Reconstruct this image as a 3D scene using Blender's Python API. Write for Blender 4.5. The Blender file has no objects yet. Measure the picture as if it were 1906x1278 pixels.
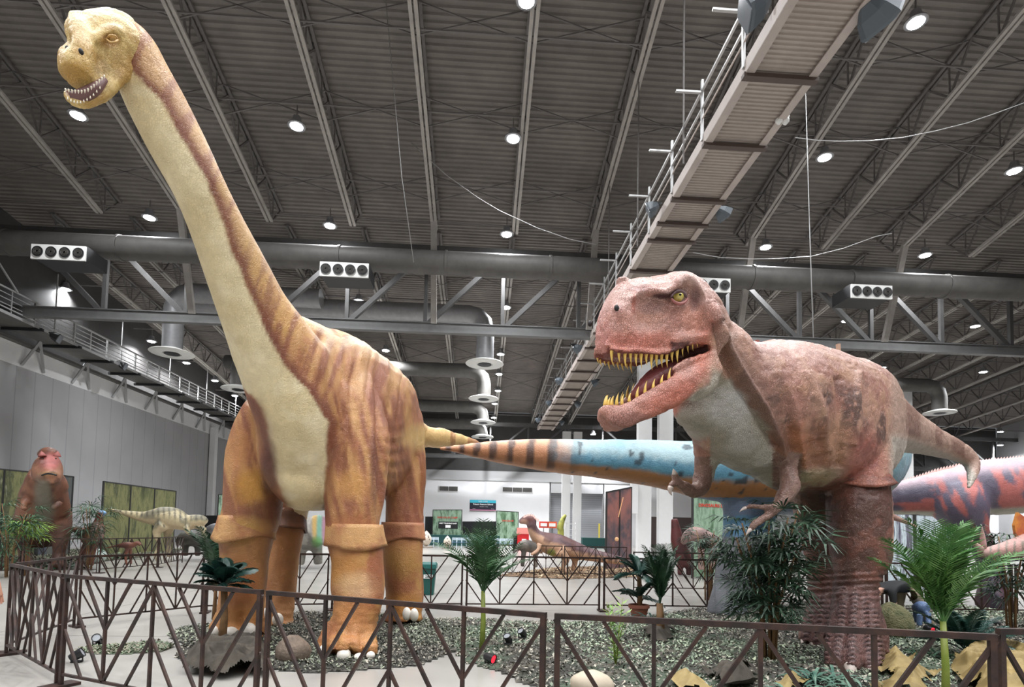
import bpy, bmesh, math, random
import numpy as np
from mathutils import Vector, Matrix, noise
R = math.radians
random.seed(7)
SC = bpy.context.scene
COL = SC.collection
# ------------------------------------------------------------ camera
F = 1050.0
CAM = np.array([0.0, 0.0, 1.65])
YAW, PITCH, ROLL = R(3.27), R(3.0), 0.02
PPX, PPY = 953.0, 931.0
_r0 = np.array([math.cos(YAW), -math.sin(YAW), 0]); _h = np.array([math.sin(YAW), math.cos(YAW), 0]); _z = np.array([0, 0, 1.0])
FW = _h*math.cos(PITCH) + _z*math.sin(PITCH)
_u0 = -_h*math.sin(PITCH) + _z*math.cos(PITCH)
RT = math.cos(ROLL)*_r0 + math.sin(ROLL)*_u0
UP = math.cos(ROLL)*_u0 - math.sin(ROLL)*_r0
cd = bpy.data.cameras.new('camera'); cam = bpy.data.objects.new('camera', cd); COL.objects.link(cam)
cd.sensor_width = 36; cd.lens = 36*F/1906; cd.shift_y = (PPY-639)/1906; cd.clip_end = 400; cd.clip_start = 0.05
M4 = Matrix(((RT[0], UP[0], -FW[0], CAM[0]), (RT[1], UP[1], -FW[1], CAM[1]), (RT[2], UP[2], -FW[2], CAM[2]), (0, 0, 0, 1)))
cam.matrix_world = M4
SC.camera = cam
def ray(x, y): return FW + (x-PPX)/F*RT - (y-PPY)/F*UP
def at(x, y, d): return CAM + d*ray(x, y)
def gnd(x, y, z=0.0):
    r = ray(x, y); return CAM + r*((z-CAM[2])/r[2])
def planeY(x, y, Y):
    r = ray(x, y); return CAM + r*(Y/r[1])
def planeX(x, y, X):
    r = ray(x, y); return CAM + r*(X/r[0])
def proj(P):
    P = np.asarray(P, float) - CAM
    d = P@FW; return PPX + F*(P@RT)/d, PPY - F*(P@UP)/d, d
# ------------------------------------------------------------ materials
MATS = {}
def mat(name, col, rough=0.6, metal=0.0, var=0.0, vscale=4.0, bump=0.0, bscale=30.0, emit=None, estr=0.0, coat=0.0, attr=None, detail=5.0, col2=None, bdist=0.02, spec=None):
    if name in MATS: return MATS[name]
    m = bpy.data.materials.new(name); m.use_nodes = True; nt = m.node_tree; n = nt.nodes; L = nt.links
    b = n['Principled BSDF']; b.inputs['Roughness'].default_value = rough; b.inputs['Metallic'].default_value = metal
    if spec is not None: b.inputs['Specular IOR Level'].default_value = spec
    c = tuple(col)+(1,)
    b.inputs['Base Color'].default_value = c
    src = None
    if attr:
        a = n.new('ShaderNodeVertexColor'); a.layer_name = attr; src = a.outputs['Color']
    tc = n.new('ShaderNodeTexCoord')
    if var > 0 or col2:
        nz = n.new('ShaderNodeTexNoise'); nz.inputs['Scale'].default_value = vscale; nz.inputs['Detail'].default_value = detail; nz.inputs['Roughness'].default_value = 0.65
        L.new(tc.outputs['Object'], nz.inputs['Vector'])
        if col2:
            rp = n.new('ShaderNodeValToRGB'); rp.color_ramp.elements[0].position = .4; rp.color_ramp.elements[1].position = .62
            rp.color_ramp.elements[0].color = c; rp.color_ramp.elements[1].color = tuple(col2)+(1,)
            L.new(nz.outputs['Fac'], rp.inputs['Fac']); src = rp.outputs['Color']
        else:
            mr = n.new('ShaderNodeMapRange'); mr.inputs['From Min'].default_value = .3; mr.inputs['From Max'].default_value = .7
            mr.inputs['To Min'].default_value = 1-var; mr.inputs['To Max'].default_value = 1+var
            L.new(nz.outputs['Fac'], mr.inputs['Value'])
            mx = n.new('ShaderNodeVectorMath'); mx.operation = 'SCALE'
            if src: L.new(src, mx.inputs[0])
            else: mx.inputs[0].default_value = col
            L.new(mr.outputs['Result'], mx.inputs['Scale']); src = mx.outputs['Vector']
    if src: L.new(src, b.inputs['Base Color'])
    if bump > 0:
        nb = n.new('ShaderNodeTexNoise'); nb.inputs['Scale'].default_value = bscale; nb.inputs['Detail'].default_value = 6
        L.new(tc.outputs['Object'], nb.inputs['Vector'])
        bp = n.new('ShaderNodeBump'); bp.inputs['Strength'].default_value = bump; bp.inputs['Distance'].default_value = bdist
        L.new(nb.outputs['Fac'], bp.inputs['Height']); L.new(bp.outputs['Normal'], b.inputs['Normal'])
    if emit:
        b.inputs['Emission Color'].default_value = tuple(emit)+(1,); b.inputs['Emission Strength'].default_value = estr
    if coat: b.inputs['Coat Weight'].default_value = coat; b.inputs['Coat Roughness'].default_value = .25
    MATS[name] = m; return m
# ------------------------------------------------------------ mesh builder
class MB:
    def __init__(s): s.v = []; s.f = []
    def add(s, vs, fs):
        o = len(s.v); s.v.extend([tuple(float(c) for c in p) for p in vs]); s.f.extend([tuple(i+o for i in f) for f in fs]); return s
    def box(s, c, d, ax=None):
        c = np.array(c, float); h = np.array(d, float)/2
        A = np.eye(3) if ax is None else np.array(ax, float)
        vs = [c + A.T@(h*np.array(k)) for k in ((-1,-1,-1),(1,-1,-1),(1,1,-1),(-1,1,-1),(-1,-1,1),(1,-1,1),(1,1,1),(-1,1,1))]
        return s.add(vs, [(3,2,1,0),(4,5,6,7),(0,1,5,4),(1,2,6,5),(2,3,7,6),(3,0,4,7)])
    def bar(s, a, b, w, h=None, up=(0,0,1)):
        a = np.array(a, float); b = np.array(b, float); h = h or w
        t = b-a; L = np.linalg.norm(t)
        if L < 1e-6: return s
        t = t/L; u = np.array(up, float)
        if abs(t@u) > .98: u = np.array((0,1.,0))
        n = np.cross(t, u); n /= np.linalg.norm(n); q = np.cross(n, t)
        return s.box((a+b)/2, (L, w, h), (t, n, q))
    def tube(s, pts, rad, n=8, cap=True):
        P = [np.array(p, float) for p in pts]
        if np.isscalar(rad): rad = [rad]*len(P)
        prev = None; rings = []
        for i, p in enumerate(P):
            t = P[min(i+1, len(P)-1)] - P[max(i-1, 0)]; t = t/(np.linalg.norm(t)+1e-9)
            if prev is None:
                u = np.array((0,0,1.)) if abs(t[2]) < .9 else np.array((1.,0,0))
                nn = np.cross(t, u)
            else: nn = prev - t*(prev@t)
            nn /= np.linalg.norm(nn); prev = nn; q = np.cross(t, nn)
            rings.append([p + rad[i]*(math.cos(a)*nn + math.sin(a)*q) for a in [2*math.pi*k/n for k in range(n)]])
        return s.rings(rings, cap)
    def rings(s, rings, cap=True):
        n = len(rings[0]); vs = [p for r in rings for p in r]; fs = []
        for i in range(len(rings)-1):
            for k in range(n):
                fs.append((i*n+k, i*n+(k+1) % n, (i+1)*n+(k+1) % n, (i+1)*n+k))
        if cap: fs.append(tuple(range(n))[::-1]); fs.append(tuple((len(rings)-1)*n+k for k in range(n)))
        return s.add(vs, fs)
    def disc(s, c, r, n=24, z2=None, ax=((1,0,0),(0,1,0))):
        pass
    def lathe(s, c, prof, n=24, axis=(0,0,1)):
        c = np.array(c, float); a = np.array(axis, float); a /= np.linalg.norm(a)
        u = np.cross(a, (0,1,0) if abs(a[1]) < .9 else (1,0,0)); u /= np.linalg.norm(u); w = np.cross(a, u)
        rings = [[c + a*h + r*(math.cos(t)*u + math.sin(t)*w) for t in [2*math.pi*k/n for k in range(n)]] for r, h in prof]
        return s.rings(rings)
    def ell(s, c, r, ax=None, n=16, m=10):
        c = np.array(c, float); A = np.eye(3) if ax is None else np.array(ax, float)
        rings = []
        for i in range(1, m):
            th = math.pi*i/m
            rings.append([c + A.T@(np.array(r)*np.array((math.sin(th)*math.cos(p), math.sin(th)*math.sin(p), math.cos(th)))) for p in [2*math.pi*k/n for k in range(n)]])
        return s.rings(rings)
    def build(s, name, m, parent=None, smooth=False, angle=None):
        me = bpy.data.meshes.new(name); me.from_pydata(s.v, [], s.f); me.update()
        bm = bmesh.new(); bm.from_mesh(me); bmesh.ops.recalc_face_normals(bm, faces=bm.faces); bm.to_mesh(me); bm.free()
        me.materials.append(m)
        o = bpy.data.objects.new(name, me); COL.objects.link(o)
        if parent is not None:
            o.parent = parent; o.matrix_parent_inverse = Matrix.Translation(-parent.location) if parent.get('_w') else Matrix()
        if smooth:
            for p in me.polygons: p.use_smooth = True
            if angle: me.set_sharp_from_angle(angle=R(angle))
        return o
def empty(name, loc, label, cat, group=None, rot=0.0):
    """Empty at a thing's base; parts are built in its local frame (subtract loc)"""
    o = bpy.data.objects.new(name, None); COL.objects.link(o); o.location = tuple(float(c) for c in loc); o.rotation_euler = (0, 0, rot)
    o.empty_display_size = .2
    o['label'] = label; o['category'] = cat
    if group: o['group'] = group
    return o
def wempty(name, loc, label, cat, group=None):
    """Empty whose parts are built in world coordinates"""
    o = empty(name, loc, label, cat, group); o['_w'] = 1; return o
def tag(o, label, cat, group=None, kind=None):
    o['label'] = label; o['category'] = cat
    if group: o['group'] = group
    if kind: o['kind'] = kind
    return o
def struct(o, label=None):
    o['kind'] = 'structure'
    if label: o['label'] = label
    return o
def copy_tree(o, parent=None):
    c = o.copy(); COL.objects.link(c); c.parent = parent
    for ch in o.children: copy_tree(ch, c)
    return c
def text_mesh(txt, size, m, origin, ux, uy, parent=None, name='lettering', depth=.004, align='CENTER', bold=0.0):
    cu = bpy.data.curves.new('t', 'FONT'); cu.body = txt; cu.size = size; cu.align_x = align; cu.align_y = 'CENTER'; cu.extrude = depth; cu.offset = bold; cu.resolution_u = 2
    to = bpy.data.objects.new('t', cu); COL.objects.link(to)
    dg = bpy.context.evaluated_depsgraph_get(); me = bpy.data.meshes.new_from_object(to.evaluated_get(dg))
    bpy.data.objects.remove(to)
    ux = Vector(ux).normalized(); uy = Vector(uy).normalized(); uz = ux.cross(uy)
    mx = Matrix((ux, uy, uz)).transposed().to_4x4(); mx.translation = Vector(origin)
    me.transform(mx); me.materials.clear(); me.materials.append(m); me.name = name
    o = bpy.data.objects.new(name, me); COL.objects.link(o)
    if parent is not None:
        o.parent = parent; o.matrix_parent_inverse = Matrix.Translation(-parent.location) if parent.get('_w') else Matrix()
    return o
# ============================================================ HALL
m_deck = mat('deck_paint', (.20,.18,.165), .75, var=.2, vscale=.6)
m_joist = mat('joist_paint', (.36,.335,.31), .6, var=.15, vscale=2)
m_joistd = mat('joist_dark', (.15,.14,.135), .7, var=.15, vscale=2)
m_truss = mat('truss_paint', (.075,.073,.073), .55, var=.15, vscale=2)
m_duct = mat('duct_paint', (.105,.10,.094), .6, var=.2, vscale=1.5)
m_galv = mat('galvanised', (.30,.30,.31), .45, metal=.3, var=.12, vscale=3)
m_white = mat('white_paint', (.78,.78,.79), .55, var=.04, vscale=.5)
m_offw = mat('diffuser_white', (.72,.72,.70), .5)
m_black = mat('black_metal', (.02,.02,.022), .5)
m_grey = mat('partition_grey', (.36,.36,.37), .7, var=.04, vscale=.7)
m_dark = mat('dark_upper', (.05,.048,.047), .8, var=.2, vscale=.6)
m_cwalk = mat('catwalk_paint', (.42,.36,.33), .6, var=.1, vscale=1.5)
m_cwalkd = mat('catwalk_deck', (.36,.31,.275), .65, var=.1, vscale=1.5)
m_cbeam = mat('catwalk_beam', (.08,.055,.047), .6)
m_rail = mat('rail_metal', (.42,.42,.42), .4, metal=.3)
m_flood = mat('flood_housing', (.09,.11,.13), .45)
m_glass = mat('flood_glass', (.25,.27,.3), .1)
m_wire = mat('wire', (.35,.35,.35), .5)
m_lamp = mat('lamp_lens', (1,1,1), .5, emit=(.93,.96,1), estr=60)
XL, XR, YB, YF = -25.8, 62.0, 64.0, -34.0
NY, SL1, SL2 = 30.5, .205, .10
def chordz(Y):      # height of the joist bottom chords
    if Y <= NY: return 19.3 - SL1*(Y-18.8) if Y > 0 else 19.3+SL1*18.8 + SL1*Y
    return 19.3 - SL1*(NY-18.8) - SL2*(Y-NY)
def deckz(Y): return chordz(Y) + 1.5
# floor
fm = mat('floor_concrete', (.33,.315,.29), .28, var=.0)
def floor_nodes():
    m = fm; nt = m.node_tree; n = nt.nodes; L = nt.links; b = n['Principled BSDF']
    tc = n.new('ShaderNodeTexCoord')
    a = n.new('ShaderNodeTexNoise'); a.inputs['Scale'].default_value = .35; a.inputs['Detail'].default_value = 4; a.inputs['Roughness'].default_value = .5
    L.new(tc.outputs['Object'], a.inputs['Vector'])
    r = n.new('ShaderNodeValToRGB'); r.color_ramp.elements[0].position = .3; r.color_ramp.elements[1].position = .75
    r.color_ramp.elements[0].color = (.30,.285,.262,1); r.color_ramp.elements[1].color = (.40,.38,.35,1)
    L.new(a.outputs['Fac'], r.inputs['Fac'])
    L.new(r.outputs['Color'], b.inputs['Base Color']); b.inputs['Roughness'].default_value = .27
floor_nodes()
struct(MB().box(((XL+XR)/2, (YB+YF)/2, -.1), (XR-XL, YB-YF, .2)).build('floor', fm), 'pale glossy concrete hall floor')
for i_, (x_, y_) in enumerate([(None, yy) for yy in (8.6, 14.6, 20.6, 26.6, 35, 47)]+[(xx, None) for xx in (-19, -13, -7, -1, 5, 11, 17, 23)]):
    q_ = MB(); q_.box(((XL+XR)/2 if x_ is None else x_, (YB+4)/2+1 if y_ is None else y_, .0005), (XR-XL-.6 if x_ is None else .012, YB-6 if y_ is None else .012, .002))
    struct(q_.build('trim_%d' % (10+i_), mat('joint_dark', (.12,.11,.10), .8)), 'thin saw cut joint in the concrete floor')
# roof deck: ribbed steel running across the hall
b = MB(); y = YF; P = []
while y < YB:
    p = .27
    for dy, dz in ((0,0),(.10,0),(.135,.075),(.235,.075)): P.append((y+dy, deckz(y+dy)+dz))
    y += p
vs = []; fs = []
for (yy, zz) in P: vs += [(XL-.3, yy, zz), (XR+.3, yy, zz)]
for i in range(len(P)-1): fs.append((2*i, 2*i+1, 2*i+3, 2*i+2))
b.add(vs, fs); struct(b.build('ceiling', m_deck), 'dark ribbed steel roof deck')
# left wall
def seam_mat(name, c, w, ax='Y', rough=.7):
    m = mat(name, c, rough); nt = m.node_tree; n = nt.nodes; L = nt.links; bs = n['Principled BSDF']
    tc = n.new('ShaderNodeTexCoord'); sp = n.new('ShaderNodeSeparateXYZ'); L.new(tc.outputs['Object'], sp.inputs[0])
    md = n.new('ShaderNodeMath'); md.operation = 'PINGPONG'; md.inputs[1].default_value = w/2; L.new(sp.outputs[ax], md.inputs[0])
    rp = n.new('ShaderNodeMapRange'); rp.inputs['From Min'].default_value = 0; rp.inputs['From Max'].default_value = .05; rp.inputs['To Min'].default_value = .72; rp.inputs['To Max'].default_value = 1; L.new(md.outputs[0], rp.inputs['Value'])
    nz = n.new('ShaderNodeTexNoise'); nz.inputs['Scale'].default_value = .4; L.new(tc.outputs['Object'], nz.inputs['Vector'])
    m2 = n.new('ShaderNodeMath'); m2.operation = 'MULTIPLY_ADD'; m2.inputs[1].default_value = .3; m2.inputs[2].default_value = .85; L.new(nz.outputs['Fac'], m2.inputs[0])
    m3 = n.new('ShaderNodeMath'); m3.operation = 'MULTIPLY'; L.new(m2.outputs[0], m3.inputs[0]); L.new(rp.outputs['Result'], m3.inputs[1])
    vm = n.new('ShaderNodeVectorMath'); vm.operation = 'SCALE'; vm.inputs[0].default_value = c; L.new(m3.outputs[0], vm.inputs['Scale']); L.new(vm.outputs[0], bs.inputs['Base Color'])
    return m
m_part = seam_mat('partition_panels', (.40,.40,.41), 1.35)
struct(MB().box((XL-.15, (YB+YF)/2, 5.1), (.3, YB-YF, 10.2)).build('wall_left', m_part), 'grey movable partition wall with vertical panel seams')
struct(MB().box((XL-.1, (YB+YF)/2, 10.8), (.25, YB-YF, 1.2)).build('trim_1', m_white), 'white header band above the grey partition wall')
struct(MB().box((XL+.12, (YB+YF)/2, 11.5), (.4, YB-YF, .16)).build('trim_2', m_duct), 'dark track beam along the top of the white band')
vs = [(XL-.2, YF, 11.4), (XL-.2, YB, 11.4), (XL-.2, YB, deckz(YB)), (XL-.2, NY, deckz(NY)), (XL-.2, 0, deckz(0)), (XL-.2, YF, deckz(YF))]
struct(MB().add(vs, [tuple(range(6))]).build('wall_left_upper', m_dark), 'dark upper wall above the white band')
MB_ = MB()
for yy in (55.0, 62.5): MB_.box((XL+.35, yy, 5.4), (.5, .6, 10.8))
struct(MB_.build('trim_3', m_white), 'white pilasters on the grey partition wall')
# back wall: white with a recessed dock on the right
m_bw = mat('back_wall_white', (.80,.80,.82), .6, var=.03, vscale=.4)
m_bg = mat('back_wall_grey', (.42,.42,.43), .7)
b = MB(); b.box(((XL+8.0)/2, YB+.15, 3.6), (8.0-XL, .3, 7.2)); b.box(((14.2+XR)/2, YB+.15, 3.6), (XR-14.2, .3, 7.2))
struct(b.build('wall_back', m_bw), 'white back wall of the hall')
struct(MB().box(((XL+XR)/2, YB+.1, 7.75), (XR-XL, .4, 1.1)).build('trim_4', m_bg), 'grey band painted as shadow along the top of the back wall')  # grey strip stands in for the shadow at the wall top
vs = [(XL, YB+.1, 8.3), (XR, YB+.1, 8.3), (XR, YB+.1, deckz(YB)), (XL, YB+.1, deckz(YB))]
struct(MB().add(vs, [(0,1,2,3)]).build('wall_back_upper', m_dark), 'dark upper back wall above the white part')
b = MB(); b.box((12.0, YB-.05, 3.0), (.12, .12, 6)); 
m_shut = seam_mat('shutter_grey', (.36,.37,.40), .25, 'Z')
b = MB(); b.box((11.1, YB+.9, 3.4), (6.4, .1, 6.8)); struct(b.build('door_1', m_shut), 'grey roller shutter door in the white back wall')
b = MB(); b.box((8.0, YB+.5, 3.6), (.12, 1, 7.2)); b.box((14.2, YB+.5, 3.6), (.12, 1, 7.2)); b.box((11.1, YB+.5, 6.6), (6.2, 1, 1.2)); struct(b.build('trim_5', m_bg), 'grey reveal around the roller shutter')
o = MB().box((13.7, YB-.1, 1.3), (.16, .16, 2.6)).build('guard_post', mat('yellow_paint', (.75,.6,.08), .5)); tag(o, 'yellow guard post beside the grey roller shutter', 'post')
# shadow gap with dark doors, right of the shutter
struct(MB().box((24.5, YB-.02, 1.75), (9.5, .06, 3.5)).build('door_2', mat('door_brown', (.09,.065,.06), .6)), 'dark brown doorway band low in the back wall behind the white columns')
# louvres in back wall
def louvre(cx, cy, w, h, n, label):
    c = planeY(cx, cy, YB-.05)
    t = wempty('wall_louvre', c, label, 'vent', 'ventilation louvres in the back wall')
    f = MB(); f.box(c, (w, .06, h)); f.build('frame', m_white, t)
    for k in range(n):
        q = MB(); ww = (w-.1)/n-.06
        x0 = c[0]-w/2+.05+(k+.5)*(w-.1)/n
        for j in range(6): q.box((x0, c[1]-.06, c[2]-h/2+.1+(h-.2)*(j+.5)/6), (ww, .05, (h-.2)/9))
        q.box((x0, c[1]-.035, c[2]), (ww, .02, h-.12))
        q.build('louvre_panel', m_duct, t)
louvre(835, 909, 2.2, .62, 2, 'two-panel grey louvre high in the white back wall')
louvre(963, 911, 3.5, .62, 3, 'three-panel grey louvre high in the white back wall')
# right, front walls
struct(MB().box((XR+.15, (YB+YF)/2, 10), (.3, YB-YF, 22)).build('wall_right', m_grey))
struct(MB().box(((XL+XR)/2, YF-.15, 10), (XR-XL, .3, 22)).build('wall_front', m_white))
# white twin columns
m_colw = mat('column_white', (.74,.74,.74), .5, var=.02)
def column(cx, Y, w, label, top=12.0, d=.45, group='white twin columns under the central catwalk'):
    X = planeY(cx, 1000, Y)[0]
    t = empty('hall_column', (X, Y, 0), label, 'column', group)
    MB().box((0, 0, top/2), (w, d, top)).build('shaft', m_colw, t)
    MB().box((0, 0, .12), (w+.1, d+.1, .24)).build('base', m_colw, t)
column(1197.5, 33, .80, 'thick white column left of its twin behind the big horned palm', 13.3)
column(1237, 33, .84, 'thick white column, the right one of the near pair', 13.3)
column(1052, 58, .85, 'far white column left of its twin in front of the roller shutter')
column(1073, 58, .85, 'far white column right of its twin in front of the roller shutter')
column(1690, 46, .85, 'white column behind the crested red and blue dinosaur', 15, group='single')
# ---------------- joists
JX = [1.5+4.15*k for k in range(-6, 14)]
def make_joist(Y0, Y1, name, full):
    zb0, zb1 = chordz(Y0), chordz(Y1); dpt = 1.35
    t = empty(name, (0, Y0, zb0), '', 'roof joist'); 
    P0 = np.array((0,0,0.)); P1 = np.array((0, Y1-Y0, zb1-zb0)); U = np.array((0,0,dpt))
    b = MB(); 
    for s in (-.10, .10): b.bar(P0+(s,1.0,-.205*1.0*0), P1+(s,-1.4,0), .13, .10)
    b.build('bottom_chord', m_joist, t)
    b = MB()
    for s in (-.10, .10): b.bar(P0+U+(s,0,0), P1+U+(s,0,0), .12, .10)
    b.build('top_chord', m_joistd, t)
    n = int((Y1-Y0)/2.0); b = MB()
    for i in range(n):
        a0 = P0+(P1-P0)*(i/n); a1 = P0+(P1-P0)*((i+1)/n); mid = (a0+a1)/2
        b.bar(a0+U, mid, .07); b.bar(mid, a1+U, .07); b.bar(mid, mid+U, .05)
    b.build('web', m_joistd, t)
    return t
ja = make_joist(6.5, NY-.6, 'roof_joist', 1); jb = make_joist(NY+.5, YB-.4, 'roof_joist', 1)
def ordinal(i): return ['first','second','third','fourth','fifth','sixth','seventh','eighth','ninth','tenth','eleventh','twelfth','thirteenth','fourteenth','fifteenth','sixteenth','seventeenth','eighteenth','nineteenth','twentieth','twenty-first'][i]
for proto, yr, nm in ((ja, 0, 'near'), (jb, 1, 'far')):
    vis = [x for x in JX if (x > -20 and x < 27) or yr]
    for i, x in enumerate(vis):
        o = proto if i == 0 else copy_tree(proto)
        o.location.x = x
        o['label'] = 'open web steel roof joist, %s from the left in the %s roof bay' % (ordinal(i), 'near' if yr == 0 else 'far')
        o['group'] = 'roof joists of the %s bay' % ('near' if yr == 0 else 'far')
# bridging lines across near bay (thin rods)
b = MB()
for Y in (19.2, 22.3, 26.0, 28.4): b.bar((XL+.3, Y, chordz(Y)+.02), (XR-.3, Y, chordz(Y)+.02), .05)
for x in range(len(JX)-1):
    for Y in (19.4, 23.0, 27.0):
        b.bar((JX[x], Y, chordz(Y)), (JX[x+1], Y, chordz(Y)+1.3), .045); b.bar((JX[x], Y, chordz(Y)+1.3), (JX[x+1], Y, chordz(Y)), .045)
tag(b.build('joist_bridging', m_joistd), 'thin cross bracing rods between the near roof joists', 'bracing', kind='thing')
b = MB()
for Y in (36, 42, 48, 55, 60): b.bar((XL+.3, Y, chordz(Y)+.02), (XR-.3, Y, chordz(Y)+.02), .06)
for x in range(len(JX)-1):
    for Y in (34, 40, 46, 52): 
        b.bar((JX[x], Y, chordz(Y)), (JX[x+1], Y, chordz(Y)+1.3), .05); b.bar((JX[x], Y, chordz(Y)+1.3), (JX[x+1], Y, chordz(Y)), .05)
tag(b.build('joist_bridging', m_joistd), 'thin cross bracing rods between the far roof joists', 'bracing', kind='thing')
# ---------------- main transverse truss
def truss(Y, zb, zt, pan, label, k=1.0):
    t = wempty('roof_truss', ((XL+XR)/2, Y, zb), label, 'roof truss')
    b = MB(); b.box(((XL+XR)/2, Y, zb), (XR-XL, .34, .05*k)); b.box(((XL+XR)/2, Y, zb+.5*k), (XR-XL, .34, .05*k)); b.box(((XL+XR)/2, Y, zb+.25*k), (XR-XL, .28, .5*k))
    b.build('bottom_chord', mat('truss_chord', (.125,.125,.125), .5, var=.12, vscale=2), t)
    b = MB(); b.box(((XL+XR)/2, Y, zt), (XR-XL, .42, .5*k)); b.build('top_chord', m_truss, t)
    x = XL+1.9; i = 0
    while x < XR-pan:
        up_r = (-14 < x < 8) if k > .9 else (x < 8)
        b = MB(); b.bar((x, Y, zb+.3 if up_r else zt), (x+pan, Y, zt if up_r else zb+.3), .24*k, .24*k); b.build('web_member', m_truss, t)
        b = MB(); b.bar((x+pan, Y, zb+.3), (x+pan, Y, zt), .2*k, .2*k); b.build('web_member', m_truss, t)
        x += pan; i += 1
truss(30, 12.15, 16.6, 4.15, 'deep dark steel truss crossing the hall overhead')
truss(61.5, 9.4, 13.2, 4.15, 'far steel truss just in front of the back wall', .8)
# kickers from joist ends down to the truss bottom chord
for i, px in enumerate((357, 788, 1080, 1377, 1652)):
    bx = planeY(px, 590, 29.7)[0]
    j = min(JX, key=lambda q: abs(q-bx))
    o = MB().bar((j, 27.9, chordz(27.9)), (j, 29.6, 12.5), .3, .2).build('kicker_brace', m_joist)
    tag(o, 'steel kicker from roof joist to truss, %s from the left' % ordinal(i), 'brace', 'kicker braces of the main truss')
# ---------------- big transverse duct and diffuser boxes
DY, DZ = 27.6, 14.85
t = wempty('air_duct', (0, DY, DZ), 'large dark round duct crossing the hall in front of the truss', 'duct')
b = MB(); b.tube([(XL+2, DY, DZ), (XR-2, DY, DZ)], .57, 24); b.build('duct_run', m_duct, t, True, 40)
x = XL+3
while x < XR-3:
    MB().tube([(x, DY, DZ), (x+.12, DY, DZ)], .61, 24).build('duct_joint', m_duct, t, True, 40); x += 5.2
def diff_box(px0, px1, py, lab):
    Yb = 25.6; c = planeY((px0+px1)/2, py, Yb); w = (px1-px0)/F*Yb; h = .66
    t = wempty('duct_diffuser', c, lab, 'air diffuser', 'four-nozzle diffuser boxes on the big duct')
    MB().box((c[0], c[1]+.75, c[2]+.06), (w, 1.4, h-.04)).build('plenum', m_black, t)
    b = MB(); b.box((c[0], c[1], c[2]), (w, .08, h)); b.build('face_plate', m_offw, t)
    for k in range(4):
        x = c[0]-w/2+w*(k+.5)/4+0; q = MB(); q.lathe((x, c[1]-.05, c[2]), [(.235,0),(.235,.03),(.20,.03),(.20,-.02)], 24, (0,-1,0)); 
        nz = q.build('nozzle', m_black, t, True, 40)
        q = MB(); 
        for rr in (.17,.12,.07): q.lathe((x, c[1]-.075, c[2]), [(rr,0),(rr,.02),(rr-.015,.02),(rr-.015,0)], 20, (0,-1,0))
        q.build('vane_ring', m_duct, nz) if not nz.get('_w') else None
for (a, c_, py, lb) in ((62,157,470,'white four-nozzle duct diffuser left of the long-necked dinosaur head'), (596,686,502,'white four-nozzle duct diffuser right of the long neck'),
                   (1272,1362,530,'white four-nozzle duct diffuser behind the red carnivore head'), (1580,1664,543,'white four-nozzle duct diffuser above the red carnivore back')):
    diff_box(a, c_, py, lb)
# ---------------- vertical duct drops with round plates
def drop(px, py, Y, lab, gx=-1, top=None, run_=8.5):
    c = planeY(px, py, Y); top = top or chordz(Y)-1.3
    t = wempty('duct_drop', c, lab, 'duct', 'vertical duct drops with round white plates')
    MB().tube([(c[0], Y, c[2]+.1), (c[0], Y, top-1.0), (c[0]+gx*.12, Y, top-.5), (c[0]+gx*.5, Y, top-.12), (c[0]+gx*1.0, Y, top), (c[0]+gx*run_, Y, top)], .56, 20).build('duct_pipe', m_galv if py < 700 and px < 1000 else m_duct, t, True, 60)
    MB().lathe(c, [(.56,.25),(.62,.22),(1.15,.05),(1.2,0),(1.15,-.04),(.5,-.05),(.48,.0),(.4,.02)], 32).build('round_plate', m_offw, t, True, 50)
    MB().lathe(c, [(.42,-.07),(.42,-.05),(.2,-.03),(.2,-.08)], 20).build('core', m_black, t)
drop(902, 677, 35, 'vertical duct with round plate, nearest of the central row', run_=18); drop(900, 742, 44.4, 'vertical duct with round plate, second of the central row', run_=20)
drop(899, 786, 53.5, 'vertical duct with round plate, third of the central row', run_=22); drop(898, 813, 59.3, 'vertical duct with round plate, farthest of the central row', run_=22)
drop(320, 657, 33.8, 'vertical duct with round plate left of the long neck', 1); drop(443, 724, 43, 'round plated vertical duct just behind the long neck', 1)
drop(1749, 768, 44, 'vertical duct with round plate above the red carnivore tail', -1)
# ---------------- central catwalk
ZC = 12.1; XA, XB2 = 5.8, 7.45
t = wempty('catwalk', (6.6, 30, ZC), 'long brown ribbed steel catwalk hanging above the red carnivore', 'catwalk')
b = MB(); vs = []; fs = []; y = 8.0; P = []
while y < 58:
    for dy, dz in ((0,0),(.045,0),(.06,.035),(.11,.035)): P.append((y+dy, ZC+.06+dz))
    y += .125
for yy, zz in P: vs += [(XA+.1, yy, zz), (XB2-.1, yy, zz)]
for i in range(len(P)-1): fs.append((2*i, 2*i+1, 2*i+3, 2*i+2))
b.add(vs, fs); b.build('deck', m_cwalkd, t)
for s, x in ((1, XA), (-1, XB2)):
    b = MB(); b.box((x+s*.09, 33, ZC), (.2, 50, .03)); b.box((x, 33, ZC+.15), (.03, 50, .3)); b.box((x+s*.05, 33, ZC+.31), (.12, 50, .03)); b.build('side_channel', m_cwalk, t)
ys = [12.0, 14.3, 16.8, 18.2, 19.3, 21.7] + [24.1+2.4*k for k in range(14)] + [9.6]
for yy in ys:
    b = MB(); b.box(((XA+XB2)/2, yy, ZC-.04), (XB2-XA+.1, .16, .1)); b.build('cross_beam', m_cbeam, t)
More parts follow.
